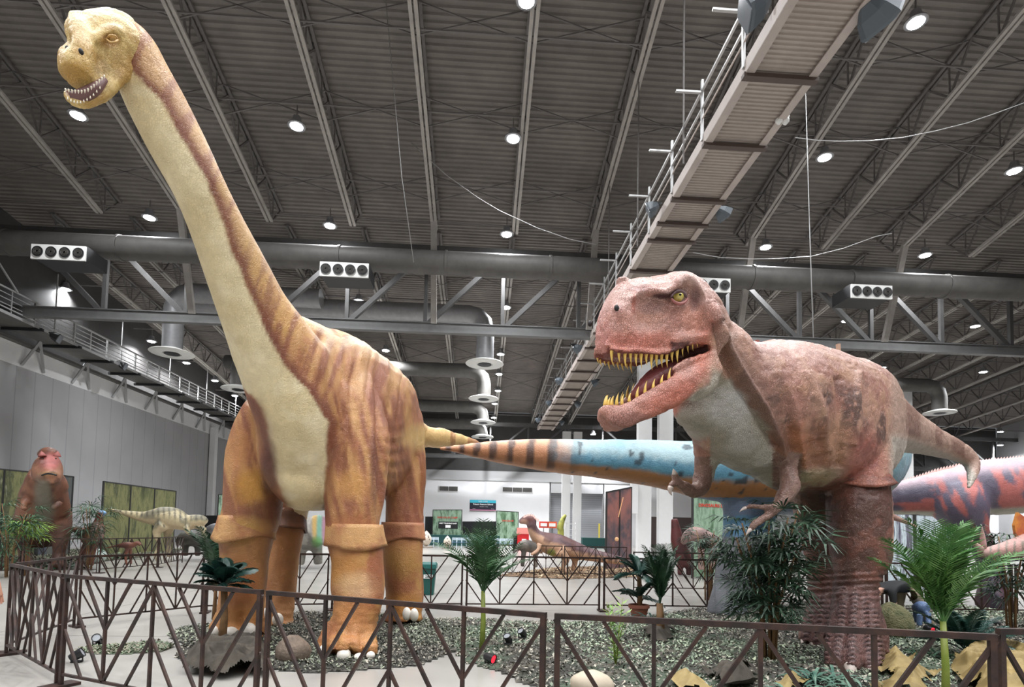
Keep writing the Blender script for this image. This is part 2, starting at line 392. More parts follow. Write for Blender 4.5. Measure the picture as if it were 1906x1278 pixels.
for x in (XA-.03, XB2+.03):
    for h, w in ((1.25, .06), (.75, .05), (.45, .03)):
        b = MB(); b.bar((x, 8, ZC+.3+h), (x, 58, ZC+.3+h), w); b.build('rail', m_rail if w > .03 else m_cwalk, t)
    y = 9.6
    while y < 57:
        b = MB(); b.box((x, y, ZC+1.0), (.06, .08, 1.7)); b.box((x-.35*(1 if x < 6 else -1), y, ZC+1.5), (.75, .07, .05)); b.build('rail_post', m_rail, t); 
        y += 2.4
y = 10.8
for k in range(10):
    for x in (XA-.1,):
        b = MB(); b.bar((x, y, ZC+.3), (x, y, chordz(y)), .04); b.build('hanger', m_joistd, t)
    y += 4.8
# floodlights on catwalk
def flood(px, py, d, lab, flip=1, s=1.0, m=m_flood):
    c = at(px, py, d); t = wempty('flood_lamp', c, lab, 'floodlight', 'dark floodlights along the central catwalk')
    ax = np.array(((flip*.85, .3, -.42), (.2, -.95, -.1), (0,0,1.)));
    x = ax[0]/np.linalg.norm(ax[0]); yv = np.cross((0,0,1), x); yv /= np.linalg.norm(yv); z = np.cross(x, yv); A = np.array((x, yv, z))
    b = MB(); n = 8
    rings = []
    for (u, r) in ((-.28*s, .13*s), (-.1*s, .26*s), (.14*s, .34*s), (.2*s, .34*s)):
        rings.append([c + A.T@np.array((u, r*1.1*math.copysign(abs(math.cos(a))**.6, math.cos(a)), r*.85*math.copysign(abs(math.sin(a))**.6, math.sin(a)))) for a in [2*math.pi*(k+.5)/n for k in range(n)]])
    b.rings(rings); b.build('housing', m, t)
    b = MB(); b.box(c + A.T@np.array((.21*s, 0, 0)), (.02*s, .58*s, .46*s), A); b.build('glass', m_glass, t)
    b = MB(); b.bar(c + np.array((-.1*flip*s, 0, .1*s)), c + np.array((-.45*flip*s, .05, .32*s)), .06*s); b.box(c+np.array((-.2*flip*s, 0, .24*s)), (.3*s, .1*s, .14*s)); b.build('bracket', m_black, t)
flood(1214, 388, 18.6, 'dark floodlight on the left side of the catwalk, upper middle', -1, .75)
flood(1345, 396, 18.6, 'dark floodlight on the right side of the catwalk, upper middle', 1, .75)
flood(1405, 12, 11.0, 'dark floodlight at the top edge, left side of the catwalk', -1, 1.0)
flood(1632, 24, 11.2, 'dark floodlight at the top edge, right side of the catwalk', 1, 1.1)
for i, (px, py, d) in enumerate(((1074, 648, 31), (1107, 712, 37), (1040, 708, 38), (1022, 750, 46), (1075, 752, 45), (1046, 786, 52), (1001, 781, 52))):
    flood(px, py, d, 'small dark floodlight on the far catwalk, %s towards the back' % ordinal(i), -1 if i % 2 else 1, .8)
c = at(1453, 220, 14.3); t = wempty('emergency_lamp', c, 'white twin-head emergency light on the catwalk edge', 'emergency light')
MB().box(c+np.array((-.02,0,.06)), (.42,.16,.13)).build('battery_box', m_offw, t)
for s in (-.07, .1): MB().lathe(c+np.array((s,-.05,-.1)), [(.03,.09),(.08,.05),(.085,-.05),(.06,-.07)], 12, (.3,-.8,.2)).build('lamp_head', m_offw, t, True)
# ---------------- left catwalk
t = wempty('side_catwalk', (-24.5, 45, 12), 'steel catwalk with bright railings along the left wall', 'catwalk')
xa, xb, zc, y0, y1 = -25.5, -23.7, 11.95, 27.8, 62.0
b = MB(); b.box(((xa+xb)/2, (y0+y1)/2, zc), (xb-xa, y1-y0, .08)); b.build('deck', m_duct, t)
b = MB(); b.box((xb, (y0+y1)/2, zc-.02), (.05, y1-y0, .14)); b.box((xb+.05, (y0+y1)/2, zc+.2), (.05, y1-y0, .06)); b.build('side_channel', m_rail, t)
for h in (.35, .62, .88): b = MB(); b.bar((xb, y0, zc+.05+h), (xb, y1, zc+.05+h), .035); b.build('rail', m_rail, t)
b = MB(); b.bar((xb, y0, zc+1.2), (xb, y1, zc+1.2), .08); b.build('top_rail', m_rail, t)
y = y0; i = 0
while y <= y1:
    b = MB(); b.bar((xb, y, zc-.1), (xb, y, zc+1.2), .09); b.build('rail_post', m_rail, t)
    b = MB(); b.bar((xb, y+1.4, zc), (xb, y+1.4, zc+3.4 if i % 2 else zc+1.2), .05); b.build('hanger', m_rail, t)
    b = MB(); b.box(((xa+xb)/2, y+.4, zc-.12), (xb-xa+.3, .16, .16)); b.build('cross_beam', m_black, t)
    y += 2.9; i += 1
for s in (0, .9): b = MB(); b.bar((xb-.02-s*.7, y0-.4, zc-.1), (xb-.02-s*.7, y0-.4, zc+3.2), .07); b.build('ladder_post', m_rail, t)
b = MB(); b.bar((xb-.1, y0-.4, zc+3.1), (xb+.1, y0+1.6, zc+1.2), .07); b.build('ladder_brace', m_rail, t)
b = MB(); b.box((-24.6, 26.4, 12.3), (2.2, 2.6, 1.2)); tag(b.build('equipment_box', m_black), 'large black box at the near end of the left catwalk', 'box')
for i, (px, py, Y) in enumerate(((104, 628, 30.5), (228, 680, 37), (333, 732, 45), (411, 764, 53))):
    flood(px, py, Y, 'black floodlight under the left wall catwalk, %s from the near end' % ordinal(i), 1, .9, m_black)
# brackets above left wall
b = MB(); y = 29.5
for k in range(9):
    q = MB(); q.bar((XL+.1, y-.8, 10.3), (XL+.4, y, 11.9), .12); q.bar((XL+.1, y+.8, 10.3), (XL+.4, y, 11.9), .12)
    tag(q.build('catwalk_bracket', m_bg), 'grey vee bracket under the left catwalk, %s from the near end' % ordinal(k), 'bracket', 'vee brackets under the left catwalk'); y += 3.9
# ---------------- hanging cables
def cable(pts, r, lab, m=m_wire, g=None):
    tag(MB().tube(pts, r, 6).build('hanging_cable', m, None, True), lab, 'cable', g)
cable([at(718, 0, 20), at(748, 330, 20.1), at(770, 488, 20.2)], .012, 'thin straight cable hanging between neck and ceiling lamp')
cable([at(1499, 160, 16), at(1506, 400, 14), at(1514, 628, 12.4)], .012, 'thin straight cable hanging above the red carnivore back')
def sag(a, b, s, n=14):
    a = np.array(a); b = np.array(b); return [a+(b-a)*t+np.array((0,0,-4*s*t*(1-t))) for t in [k/n for k in range(n+1)]]
cable([at(x, y, 17) for x, y in ((1480,256),(1520,261),(1560,263),(1620,262),(1680,256),(1740,244),(1800,229),(1850,212),(1910,190))], .013, 'pale sagging cable at the upper right', m_rail)
cable([at(x, y, 22) for x, y in ((1290,470),(1340,479),(1400,482),(1450,481),(1510,477),(1570,462),(1630,440),(1660,434))], .014, 'pale sagging cable just above the carnivore head', m_rail)
cable([at(x, y, 25) for x, y in ((765,265),(830,325),(890,368),(930,392),(1000,424),(1060,445),(1110,455))], .016, 'sagging cable below the central ceiling lamp')
# ---------------- ceiling lamps
def lamp_proto(near):
    t = empty('ceiling_lamp', (0,0,0), '', 'ceiling lamp')
    MB().lathe((0,0,0), [(.08,.42),(.16,.4),(.2,.2),(.34,.06),(.36,0),(.34,-.01)], 20).build('housing', m_galv, t, True, 50)
    MB().lathe((0,0,0), [(.25,.0),(.25,-.03),(.18,-.055),(.05,-.065)], 20).build('lens', m_lamp, t, True)
    MB().bar((0,0,.4), (0,0,.9), .04).build('stem', m_joistd, t)
    return t
LP = lamp_proto(1)
near = [(145,215),(552,235),(955,258),(1705,42),(980,2),(278,405),(614,420),(943,436),(1535,293),(1888,318),(1425,460),(1722,475)]
farl = [(122,538),(397,548),(668,560),(942,572),(1575,597),(1815,607),(282,635),(718,652),(932,659),(1642,684),(1830,692),(347,675),(929,696),(400,708),(927,727),(437,736),
        (921,751),(919,777),(1104,808),(1848,850+8),(1862,803),(1862,828),(1130,783)]
def lamp_pos(px, py):
    r = ray(px, py)
    for k in range(1, 700):
        P = CAM + r*(k*.12)
        if P[1] > YB-1.2: return None
        if P[2] > chordz(P[1])-.45: return P
    return None
def add_light(P, e, far=False):
    ld = bpy.data.lights.new('lamp_light', 'AREA'); ld.shape = 'DISK'; ld.size = .6; ld.spread = R(140); ld.energy = e; ld.color = (.96,.98,1.0)
    lo = bpy.data.objects.new('lamp_light', ld); COL.objects.link(lo); lo.location = (P[0], P[1], P[2]-.09)
first = True
EN = 560
def put_lamp(P, lab, grp, e=EN):
    if grp.startswith('far'): e = EN*1.6
    global first
    o = LP if first else copy_tree(LP); first = False
    o.location = tuple(float(c) for c in P); o['label'] = lab; o['group'] = grp; add_light(P, e)
NL = ['lit round ceiling lamp below the long-necked dinosaur mouth','lit round ceiling lamp right of the long neck, upper row','lit round ceiling lamp at the top centre','lit round ceiling lamp near the top right corner','lit ceiling lamp cut by the top edge of the picture','lit ceiling lamp left of the middle of the long neck','lit ceiling lamp right of the middle of the long neck','lit ceiling lamp above the central duct','lit ceiling lamp right of the catwalk, upper row','lit ceiling lamp at the right edge','lit ceiling lamp above the carnivore head, right of catwalk','lit ceiling lamp at right above the diffuser box']
for (px, py), lb in zip(near, NL):
    P = lamp_pos(px, py)
    if P is not None: put_lamp(P, lb, 'near ceiling lamps')
k = 0
for px, py in farl:
    P = lamp_pos(px, py)
    if P is None: P = planeY(px, py, YB-3)
    if P is not None:
        put_lamp(P, 'small lit ceiling lamp of the far bay at %s, %s row' % (('the far left','the left','left of centre','centre','right of centre','the right','the far right')[min(6, int(px/273))], ordinal(min(20, max(0, int((py-530)/16))))), 'far ceiling lamps'); k += 1
for X in (-18, -9.5, -1, 7.5, 16, 25):        # unseen lamps behind and above the viewer, added as front fill
    for Y in (-14, -6, 2, 10):
        add_light((X, Y, chordz(Y)-.4), EN*1.4)
w = bpy.data.worlds.new('world'); SC.world = w; w.use_nodes = True
w.node_tree.nodes['Background'].inputs[0].default_value = (.9,.95,1,1); w.node_tree.nodes['Background'].inputs[1].default_value = .15
SC.view_settings.view_transform = 'Standard'; SC.view_settings.look = 'None'; SC.view_settings.gamma = 1; SC.view_settings.exposure = 0.0
# ============================================================ creature tools
def lin(c):
    c = np.asarray(c, float)/255.0
    return np.where(c <= .04045, c/12.92, ((c+.055)/1.055)**2.4)
_rng = np.random.default_rng(5); _T = _rng.random((64, 64, 64)).astype(np.float32)
def vnoise(P):
    P = np.asarray(P, float); i = np.floor(P).astype(int); f = P-i; f = f*f*(3-2*f); i &= 63; j = (i+1) & 63
    x, y, z = f[:,0], f[:,1], f[:,2]
    def g(a, b, c): return _T[a, b, c]
    c00 = g(i[:,0],i[:,1],i[:,2])*(1-x)+g(j[:,0],i[:,1],i[:,2])*x; c10 = g(i[:,0],j[:,1],i[:,2])*(1-x)+g(j[:,0],j[:,1],i[:,2])*x
    c01 = g(i[:,0],i[:,1],j[:,2])*(1-x)+g(j[:,0],i[:,1],j[:,2])*x; c11 = g(i[:,0],j[:,1],j[:,2])*(1-x)+g(j[:,0],j[:,1],j[:,2])*x
    return (c00*(1-y)+c10*y)*(1-z)+(c01*(1-y)+c11*y)*z
def fbm(P, s, o=4):
    P = np.asarray(P, float)*s; r = 0; a = .5; t = 0
    for k in range(o): r = r + a*vnoise(P*(2**k)+17.3*k); t += a; a *= .5
    return r/t
def catmull(A, sub):
    A = np.asarray(A, float)
    if sub <= 1 or len(A) < 3: return A
    out = []
    for i in range(len(A)-1):
        p0 = A[i-1] if i else 2*A[0]-A[1]; p1 = A[i]; p2 = A[i+1]; p3 = A[i+2] if i+2 < len(A) else 2*A[-1]-A[-2]
        for k in range(sub):
            t = k/sub
            out.append(.5*((2*p1)+(-p0+p2)*t+(2*p0-5*p1+4*p2-p3)*t*t+(-p0+3*p1-3*p2+p3)*t**3))
    out.append(A[-1]); return np.array(out)
def limb(b, ctrl, n=20, sub=4, cap=True):
    """tube through image-located joints: (x, y, depth, radius px[, depth ratio])"""
    rows = []
    for c in ctrl:
        x, y, d, r = c[:4]; q = c[4] if len(c) > 4 else 1.0
        rows.append(list(at(x, y, d)) + [r*d/F, r*d/F*q])
    A = catmull(rows, sub); rings = []
    for i in range(len(A)):
        T = A[min(i+1, len(A)-1), :3]-A[max(i-1, 0), :3]; T /= np.linalg.norm(T)+1e-9
        V = A[i, :3]-CAM; V /= np.linalg.norm(V)
        N = np.cross(T, V); N /= np.linalg.norm(N)+1e-9; B = np.cross(N, T)
        rings.append([A[i, :3]+max(A[i,3],.002)*math.cos(a)*N+max(A[i,4],.002)*math.sin(a)*B for a in [2*math.pi*k/n for k in range(n)]])
    b.rings(rings, cap)
def hull(b, ctrl, n=28, sub=4, ex=2.3):
    """trunk sections facing along the path, upright: (x, y, depth, half width m, half height m)"""
    A = catmull([list(at(c[0], c[1], c[2]))+[c[3], c[4]] for c in ctrl], sub); rings = []
    for i in range(len(A)):
        T = A[min(i+1, len(A)-1), :3]-A[max(i-1, 0), :3]; T[2] *= .3; T /= np.linalg.norm(T)
        S = np.cross(T, (0,0,1.)); S /= np.linalg.norm(S); U = np.cross(S, T)
        def se(v): return math.copysign(abs(v)**(2/ex), v)
        rings.append([A[i,:3]+A[i,3]*se(math.cos(a))*S+A[i,4]*se(math.sin(a))*U for a in [2*math.pi*k/n for k in range(n)]])
    b.rings(rings)
def ball(b, x, y, d, rx, ry=None, rz=None):
    c = at(x, y, d); k = d/F; ry = ry or rx; rz = rz or (rx+ry)/2
    A = np.array((RT, UP, -FW)); b.ell(c, (rx*k, ry*k, rz*k), A, 20, 12)
def fuse(b, name, m, parent, vox, smooth=4, disp=None, paint=None, fac=.5):
    o = b.build('tmp', m); md = o.modifiers.new('r', 'REMESH'); md.mode = 'VOXEL'; md.voxel_size = vox; md.adaptivity = 0
    s = o.modifiers.new('s', 'SMOOTH'); s.factor = fac; s.iterations = smooth
    dg = bpy.context.evaluated_depsgraph_get(); me = bpy.data.meshes.new_from_object(o.evaluated_get(dg)); bpy.data.objects.remove(o)
    nv = len(me.vertices); P = np.empty(nv*3, np.float32); me.vertices.foreach_get('co', P); P = P.reshape(-1, 3).astype(float)
    Nn = np.empty(nv*3, np.float32); me.vertices.foreach_get('normal', Nn); Nn = Nn.reshape(-1, 3).astype(float)
    if disp is not None:
        x, y, d = proj_n(P); P2 = P + Nn*disp(P, Nn, x, y)[:, None]; me.vertices.foreach_set('co', P2.astype(np.float32).ravel()); me.update()
    if paint is not None:
        x, y, d = proj_n(P); c = np.clip(paint(P, Nn, x, y), 0, 1)
        put_col(me, c)
    me.name = name; me.materials.clear(); me.materials.append(m)
    for p in me.polygons: p.use_smooth = True
    q = bpy.data.objects.new(name, me); COL.objects.link(q)
    if parent is not None:
        q.parent = parent; q.matrix_parent_inverse = Matrix.Translation(-parent.location)
    return q
def proj_n(P):
    Q = P-CAM; d = Q@FW; return PPX+F*(Q@RT)/d, PPY-F*(Q@UP)/d, d
def put_col(me, c):
    at_ = me.color_attributes.new('Col', 'FLOAT_COLOR', 'POINT'); a = np.ones((len(me.vertices), 4), np.float32); a[:, :3] = c; at_.data.foreach_set('color', a.ravel())
def blobs(c, x, y, L, nz=None):
    for (bx, by, rx, ry, col, s) in L:
        d = ((x-bx)/rx)**2+((y-by)/ry)**2
        if nz is not None: d = d*(1+.9*(nz-.5))
        w = (s*np.clip(1.25-d, 0, 1)**1.2)[:, None]; w = np.clip(w, 0, 1); c = c*(1-w)+lin(col)*w
    return c
def sstep(a, b, v): t = np.clip((v-a)/(b-a), 0, 1); return t*t*(3-2*t)
def mixc(c, col, w): w = np.clip(w, 0, 1)[:, None]; return c*(1-w)+lin(col)*w
# skin material: painted base colour, creases and pores as relief
def skin(name, rough=.5, wr=14.0, bump=.5, scl=60.0, coat=.12, var=.16, bd=.03):
    m = bpy.data.materials.new(name); m.use_nodes = True; nt = m.node_tree; n = nt.nodes; L = nt.links; b = n['Principled BSDF']
    b.inputs['Roughness'].default_value = rough; b.inputs['Coat Weight'].default_value = coat; b.inputs['Coat Roughness'].default_value = .35
    a = n.new('ShaderNodeVertexColor'); a.layer_name = 'Col'; tc = n.new('ShaderNodeTexCoord')
    nz = n.new('ShaderNodeTexNoise'); nz.inputs['Scale'].default_value = 9; nz.inputs['Detail'].default_value = 8; nz.inputs['Roughness'].default_value = .7; L.new(tc.outputs['Object'], nz.inputs['Vector'])
    mr = n.new('ShaderNodeMapRange'); mr.inputs['From Min'].default_value = .3; mr.inputs['From Max'].default_value = .7; mr.inputs['To Min'].default_value = 1-var; mr.inputs['To Max'].default_value = 1+var; L.new(nz.outputs['Fac'], mr.inputs['Value'])
    vm = n.new('ShaderNodeVectorMath'); vm.operation = 'SCALE'; L.new(a.outputs['Color'], vm.inputs[0]); L.new(mr.outputs['Result'], vm.inputs['Scale']); L.new(vm.outputs[0], b.inputs['Base Color'])
    vo = n.new('ShaderNodeTexVoronoi'); vo.feature = 'DISTANCE_TO_EDGE'; vo.inputs['Scale'].default_value = scl
    ds = n.new('ShaderNodeTexNoise'); ds.inputs['Scale'].default_value = wr/3; L.new(tc.outputs['Object'], ds.inputs['Vector'])
    ad = n.new('ShaderNodeMixRGB'); ad.inputs[0].default_value = .06; L.new(tc.outputs['Object'], ad.inputs[1]); L.new(ds.outputs['Color'], ad.inputs[2]); L.new(ad.outputs[0], vo.inputs['Vector'])
    cl = n.new('ShaderNodeMapRange'); cl.inputs['From Max'].default_value = .12; L.new(vo.outputs['Distance'], cl.inputs['Value'])
    w = n.new('ShaderNodeTexNoise'); w.inputs['Scale'].default_value = wr; w.inputs['Detail'].default_value = 6; w.inputs['Distortion'].default_value = 1.2; L.new(tc.outputs['Object'], w.inputs['Vector'])
    sm = n.new('ShaderNodeMath'); sm.operation = 'MULTIPLY_ADD'; sm.inputs[1].default_value = .25; L.new(cl.outputs['Result'], sm.inputs[0]); L.new(w.outputs['Fac'], sm.inputs[2])
    bp = n.new('ShaderNodeBump'); bp.inputs['Strength'].default_value = bump; bp.inputs['Distance'].default_value = bd; L.new(sm.outputs[0], bp.inputs['Height']); L.new(bp.outputs['Normal'], b.inputs['Normal'])
    return m
def piecewise(pts): 
    ys = [p[0] for p in pts]; xs = [p[1] for p in pts]
    return lambda y: np.interp(y, ys, xs)
m_tooth = mat('tooth_ivory', tuple(lin((226,188,98))), .35, var=.12, vscale=20)
m_toothw = mat('tooth_pale', tuple(lin((225,215,195))), .35)
m_nail = mat('nail_white', tuple(lin((235,228,218))), .4, var=.05, vscale=8)
m_mouth = mat('mouth_flesh', tuple(lin((120,50,45))), .4, bump=.3)
m_tongue = mat('tongue_flesh', tuple(lin((150,85,85))), .35, bump=.3)
m_hole = mat('nostril_dark', (.012,.008,.008), .6)
m_eye = mat('eye_amber', tuple(lin((190,175,90))), .08, coat=1)
m_eyed = mat('pupil', (.01,.01,.01), .1)
m_claw = mat('claw_horn', tuple(lin((205,190,182))), .4, var=.1, vscale=10)
def spike(b, base, tip, r, n=8, bend=None, k=5):
    base = np.array(base, float); tip = np.array(tip, float); bend = np.zeros(3) if bend is None else np.array(bend, float)
    pts = []; rs = []
    for i in range(k+1):
        t = i/k; pts.append(base+(tip-base)*t+bend*4*t*(1-t)); rs.append(r*max(.04, (1-t**1.6)))
    b.tube(pts, rs, n)
# ============================================================ LONG-NECKED DINOSAUR
m_sau = skin('sauropod_skin', rough=.48, wr=10, bump=.6, scl=45, var=.10)
sau = wempty('long_necked_dinosaur', gnd(600, 1190), 'giant tan and brown long-necked dinosaur model with cream throat and raised head', 'dinosaur')
b = MB()
hull(b, [(558,800,7.4,.45,.85),(566,790,7.65,.66,1.15),(600,780,8.2,.86,1.33),(652,790,9.0,.92,1.28),(690,800,9.8,.86,1.22),(712,805,10.5,.66,1.0),(722,808,11.0,.35,.6)])
# neck
limb(b, [(206,74,5.72,38),(234,88,5.76,50),(264,138,5.85,49),(293,196,5.95,51),(331,272,6.1,51),(370,347,6.25,48),(404,420,6.45,49.5),(439,500,6.7,57),(474,576,6.95,64),(508,640,7.2,76),(545,708,7.45,86),(566,780,7.6,84),(574,850,7.75,70),(574,915,7.95,48)], 28)
# shoulder mass and withers
limb(b, [(530,640,7.6,60),(585,672,8.1,66),(640,712,8.8,62),(705,760,9.7,60)], 20)
limb(b, [(560,680,8.1,40),(600,735,7.9,66),(650,800,7.9,66),(668,870,7.8,60)], 20)
ball(b, 690, 790, 8.9, 66, 130); ball(b, 745, 810, 9.9, 42, 95)
# near fore leg
limb(b, [(636,668,8.4,34),(650,720,8.1,52),(663,810,7.85,62),(664,880,7.75,58),(661,950,7.65,54),(661,1000,7.6,51),(666,1040,7.55,47),(667,1090,7.5,49),(668,1115,7.45,45),(662,1150,7.4,42),(655,1185,7.35,48),(650,1212,7.25,54,1.1),(649,1226,7.2,53,1.1)], 24)
for tx, ty in ((603,1212),(638,1220),(668,1222),(690,1216)): limb(b, [(tx*.7+655*.3,1165,7.35,18),(tx,ty-14,7.15,15),(tx,ty,7.05,13)], 12)
# off fore leg
limb(b, [(500,760,8.0,40),(484,800,8.1,46),(474,850,8.15,50),(473,905,8.15,53),(470,950,8.15,52),(460,985,8.15,50),(456,1030,8.15,43),(452,1090,8.15,40),(448,1130,8.15,40),(446,1160,8.15,46),(444,1185,8.15,50,1.1),(444,1193,8.12,48,1.1)], 24)
for tx, ty in ((430,1180),(463,1176),(402,1178)): limb(b, [(tx*.6+447*.4,1140,8.1,16),(tx,ty-8,7.95,14),(tx,ty+2,7.88,12)], 12)
# hind legs
limb(b, [(716,706,10.2,34),(736,755,10.1,46),(750,850,10.0,44),(752,930,9.9,40),(750,1000,9.8,38),(750,1050,9.7,37),(753,1100,9.7,35),(752,1130,9.65,34),(751,1158,9.6,36)], 20)
limb(b, [(560,880,9.7,44),(540,930,9.7,38),(532,990,9.65,32),(526,1040,9.6,29),(523,1100,9.5,28),(517,1140,9.4,30),(512,1172,9.3,34)], 20)
# belly keel
ball(b, 568, 890, 7.75, 56, 62); ball(b, 640, 860, 8.9, 80, 85)
# tail
limb(b, [(712,790,10.6,60),(752,800,11.0,36),(790,812,11.4,23),(830,817,12.0,18),(866,822,12.6,11),(905,830,13.2,5),(930,836,13.6,2)], 16)
SB = piecewise([(60,215),(100,232),(131,242),(182,296),(256,336),(323,377),(421,417),(450,424),(507,447),(602,486),(676,524),(723,571),(783,608),(860,606),(950,600),(985,600)])
SL = piecewise([(0,-500),(640,-500),(700,425),(735,468),(760,486),(790,497),(850,503),(880,508),(930,528),(960,534),(965,700)])
def sdisp(P, N, x, y):
    d = (fbm(P, 2.0, 3)-.5)*.03
    s1 = sstep(560, 700, y)*sstep(5, 35, x-SB(y))*(y < 1000)
    rib = np.abs(fbm(np.c_[(x+.15*y)*.045, y*.004, P[:,1]*0], 1, 3)-.5)*2
    d -= s1*np.clip(.35-rib, 0, 1)*.07
    q = np.abs(fbm(np.c_[x*.03, y*.1, P[:,2]*.3], 1, 3)-.5)*2     # creases on feet
    d -= sstep(1110, 1150, y)*np.clip(.3-q, 0, 1)*.07
    d += sstep(620, 680, y)*sstep(5, 35, x-SB(y))*(y < 960)*(fbm(np.c_[(x-y*.15)*.11, y*.008, x*0], 1, 3)-.5)*.05
    for gx_, y0_, y1_ in ((620,1165,1225),(654,1165,1232),(680,1170,1230),(416,1135,1190),(447,1130,1190),(764,1130,1160),(506,1135,1172)):
        d -= .045*np.exp(-((x-gx_-(y1_-y)*.12*np.sign(650-gx_ if gx_ > 560 else 447-gx_))/4)**2)*sstep(y0_, y0_+18, y)*(y < y1_+6)*(N@FW < 0)
    # belly flap swags
    fl = np.exp(-(((x-734)/20)**2+((y-850)/55)**2)); rr = np.sqrt(((x-735)/1.0)**2+((y-700)/1.9)**2)
    d += fl*np.sin(rr*.55)*.011
    g = np.exp(-((x-704-.03*(y-700))/7)**2)*sstep(650, 700, y)*(y < 1000); d -= g*.05
    return d
def spaint(P, N, x, y):
    n1 = fbm(P, 1.6, 5); n2 = fbm(P, 6, 4)
    c = np.tile(lin((190,134,84)), (len(P), 1))
    c = mixc(c, (158,92,58), sstep(.42, .62, n1)*.8)
    c = mixc(c, (198,152,84), sstep(.55, .75, n2)*.6)
    neck = (y < 640)
    st = fbm(np.c_[(x*1.0-(y*.22))*.095, (y+x*.8)*.010, P[:,2]*.0], 1, 3)      # muscle streaks
    pp_ = x*.95+y*.30; aa_ = x*.30-y*.95; st_n = fbm(np.c_[pp_*.10, aa_*.011, P[:,2]*0+2], 1, 3)
    st = np.where(y < 700, st_n, st*sstep(700, 760, y)+st_n*(1-sstep(700, 760, y)))
    c = mixc(c, (202,158,92), (1-sstep(590, 660, y))*sstep(380, 440, y)*.6)
    c = mixc(c, (158,104,70), sstep(610, 680, y)*(1-sstep(960, 1000, y))*.55)
    c = mixc(c, (136,80,56), sstep(.52, .62, st)*sstep(380, 520, y)*(1-sstep(960, 1000, y))*.75)
    c = mixc(c, (206,160,98), sstep(.52, .36, st)*sstep(380, 520, y)*(1-sstep(960, 1000, y))*.45)
    c = mixc(c, (205,172,122), (1-sstep(380, 620, y))*.55)
    ds = fbm(np.c_[(x*.9+y*.35)*.09, (x*.3-y*.9)*.018, P[:,2]*0+3], 1, 3)
    c = mixc(c, (140,82,58), sstep(.54, .62, ds)*(y < 400)*.7)
    # overhead light painted into the upward faces of the back
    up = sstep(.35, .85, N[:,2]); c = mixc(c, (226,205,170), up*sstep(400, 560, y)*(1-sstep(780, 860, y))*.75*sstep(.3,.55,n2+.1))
    e = x-SB(y)+(n2-.5)*10
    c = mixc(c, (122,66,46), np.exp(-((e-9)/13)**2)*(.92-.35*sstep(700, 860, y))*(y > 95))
    cream = (1-sstep(-3, 5, e))*sstep(-4, 6, x-SL(y)+(n2-.5)*12)*(1-sstep(955, 975, y))
    cr = np.tile(lin((232,215,174)), (len(P), 1)); cr = mixc(cr, (208,187,140), sstep(.45, .7, n1)*.7); cr = mixc(cr, (240,228,194), sstep(.5, .8, n2)*.5)
    c = c*(1-cream[:, None])+cr*cream[:, None]
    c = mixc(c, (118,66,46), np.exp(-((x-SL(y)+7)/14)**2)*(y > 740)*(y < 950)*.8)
    nz = fbm(P, 3, 4)
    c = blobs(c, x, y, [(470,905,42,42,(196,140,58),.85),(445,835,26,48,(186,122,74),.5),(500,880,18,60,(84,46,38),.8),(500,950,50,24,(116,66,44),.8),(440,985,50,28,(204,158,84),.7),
        (655,900,34,34,(200,146,80),.7),(655,985,56,34,(176,110,68),.7),(700,870,14,90,(104,58,48),.6),(640,1060,40,36,(184,128,62),.8),(668,1090,46,28,(222,184,138),.6),(660,1140,42,24,(205,140,80),.6),(700,1060,16,60,(146,84,54),.6),
        (655,1190,60,30,(202,142,86),.5),(445,1090,50,50,(176,104,58),.7),(450,1150,50,22,(196,128,62),.6),(520,1060,34,90,(156,104,58),.7),(750,1040,40,40,(176,130,66),.8),(750,1130,44,30,(186,128,52),.7),(750,960,50,70,(146,84,60),.5),
        (728,640,60,26,(222,196,160),.4),(700,720,26,60,(150,90,70),.5),(820,815,80,30,(214,178,114),.9)], nz)
    c = mixc(c, (150,90,44), (x > 785)*sstep(.5, .6, vnoise(np.c_[x*.09, y*.01, y*0]))*.7)
    return c
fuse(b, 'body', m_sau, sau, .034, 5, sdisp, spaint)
# skin cuffs above the shins
def cuff(ctrl, parent, m, name='leg_skin_cuff', amp=.06, seed=0, cols=((200,152,98),(168,110,72)), n=40, vox=None):
    rows = catmull([list(at(x, y, d))+[r*d/F] for (x, y, d, r) in ctrl], 3); vs = []; b = MB(); rings = []
    L = len(rows)
    for side in (0, 1):
        rr = []
        for i in (range(L) if side == 0 else range(L-1, -1, -1)):
            p = rows[i, :3]; r = rows[i, 3] - side*.03; t = i/(L-1)
            ring = []
            for k in range(n):
                a = 2*math.pi*k/n; w = amp*t*t*(math.sin(2*a+seed)+.6*math.sin(3*a+2*seed)); w2 = .02*t*math.sin(7*a+seed)
                ring.append(p+(r+w2*.5+.02*t*t)*np.array((math.cos(a), math.sin(a), 0))+np.array((0,0,w-.0)))
            rr.append(ring)
        rings += rr
    vs = [p for r in rings for p in r]; fs = []; R_ = len(rings)
    for i in range(R_):
        for k in range(n): fs.append((i*n+k, i*n+(k+1) % n, ((i+1) % R_)*n+(k+1) % n, ((i+1) % R_)*n+k))
    b.add(vs, fs); o = b.build(name, m, parent, True)
    P = np.array([tuple(v.co) for v in o.data.vertices]); q = fbm(P, 5, 4); c = np.tile(lin(cols[0]), (len(P), 1)); c = mixc(c, cols[1], sstep(.4, .65, q)); put_col(o.data, c)
    return o
cuff([(660,975,7.62,52),(661,998,7.6,53.5),(662,1018,7.6,54.5)], sau, m_sau, seed=1.0, amp=.02)
cuff([(462,960,8.15,50),(458,985,8.15,52),(455,1003,8.15,53)], sau, m_sau, seed=2.2, amp=.035)
cuff([(750,972,9.8,39),(750,990,9.8,40),(750,1004,9.8,40)], sau, m_sau, seed=3.1, cols=((196,136,96),(160,98,70)), amp=.04)
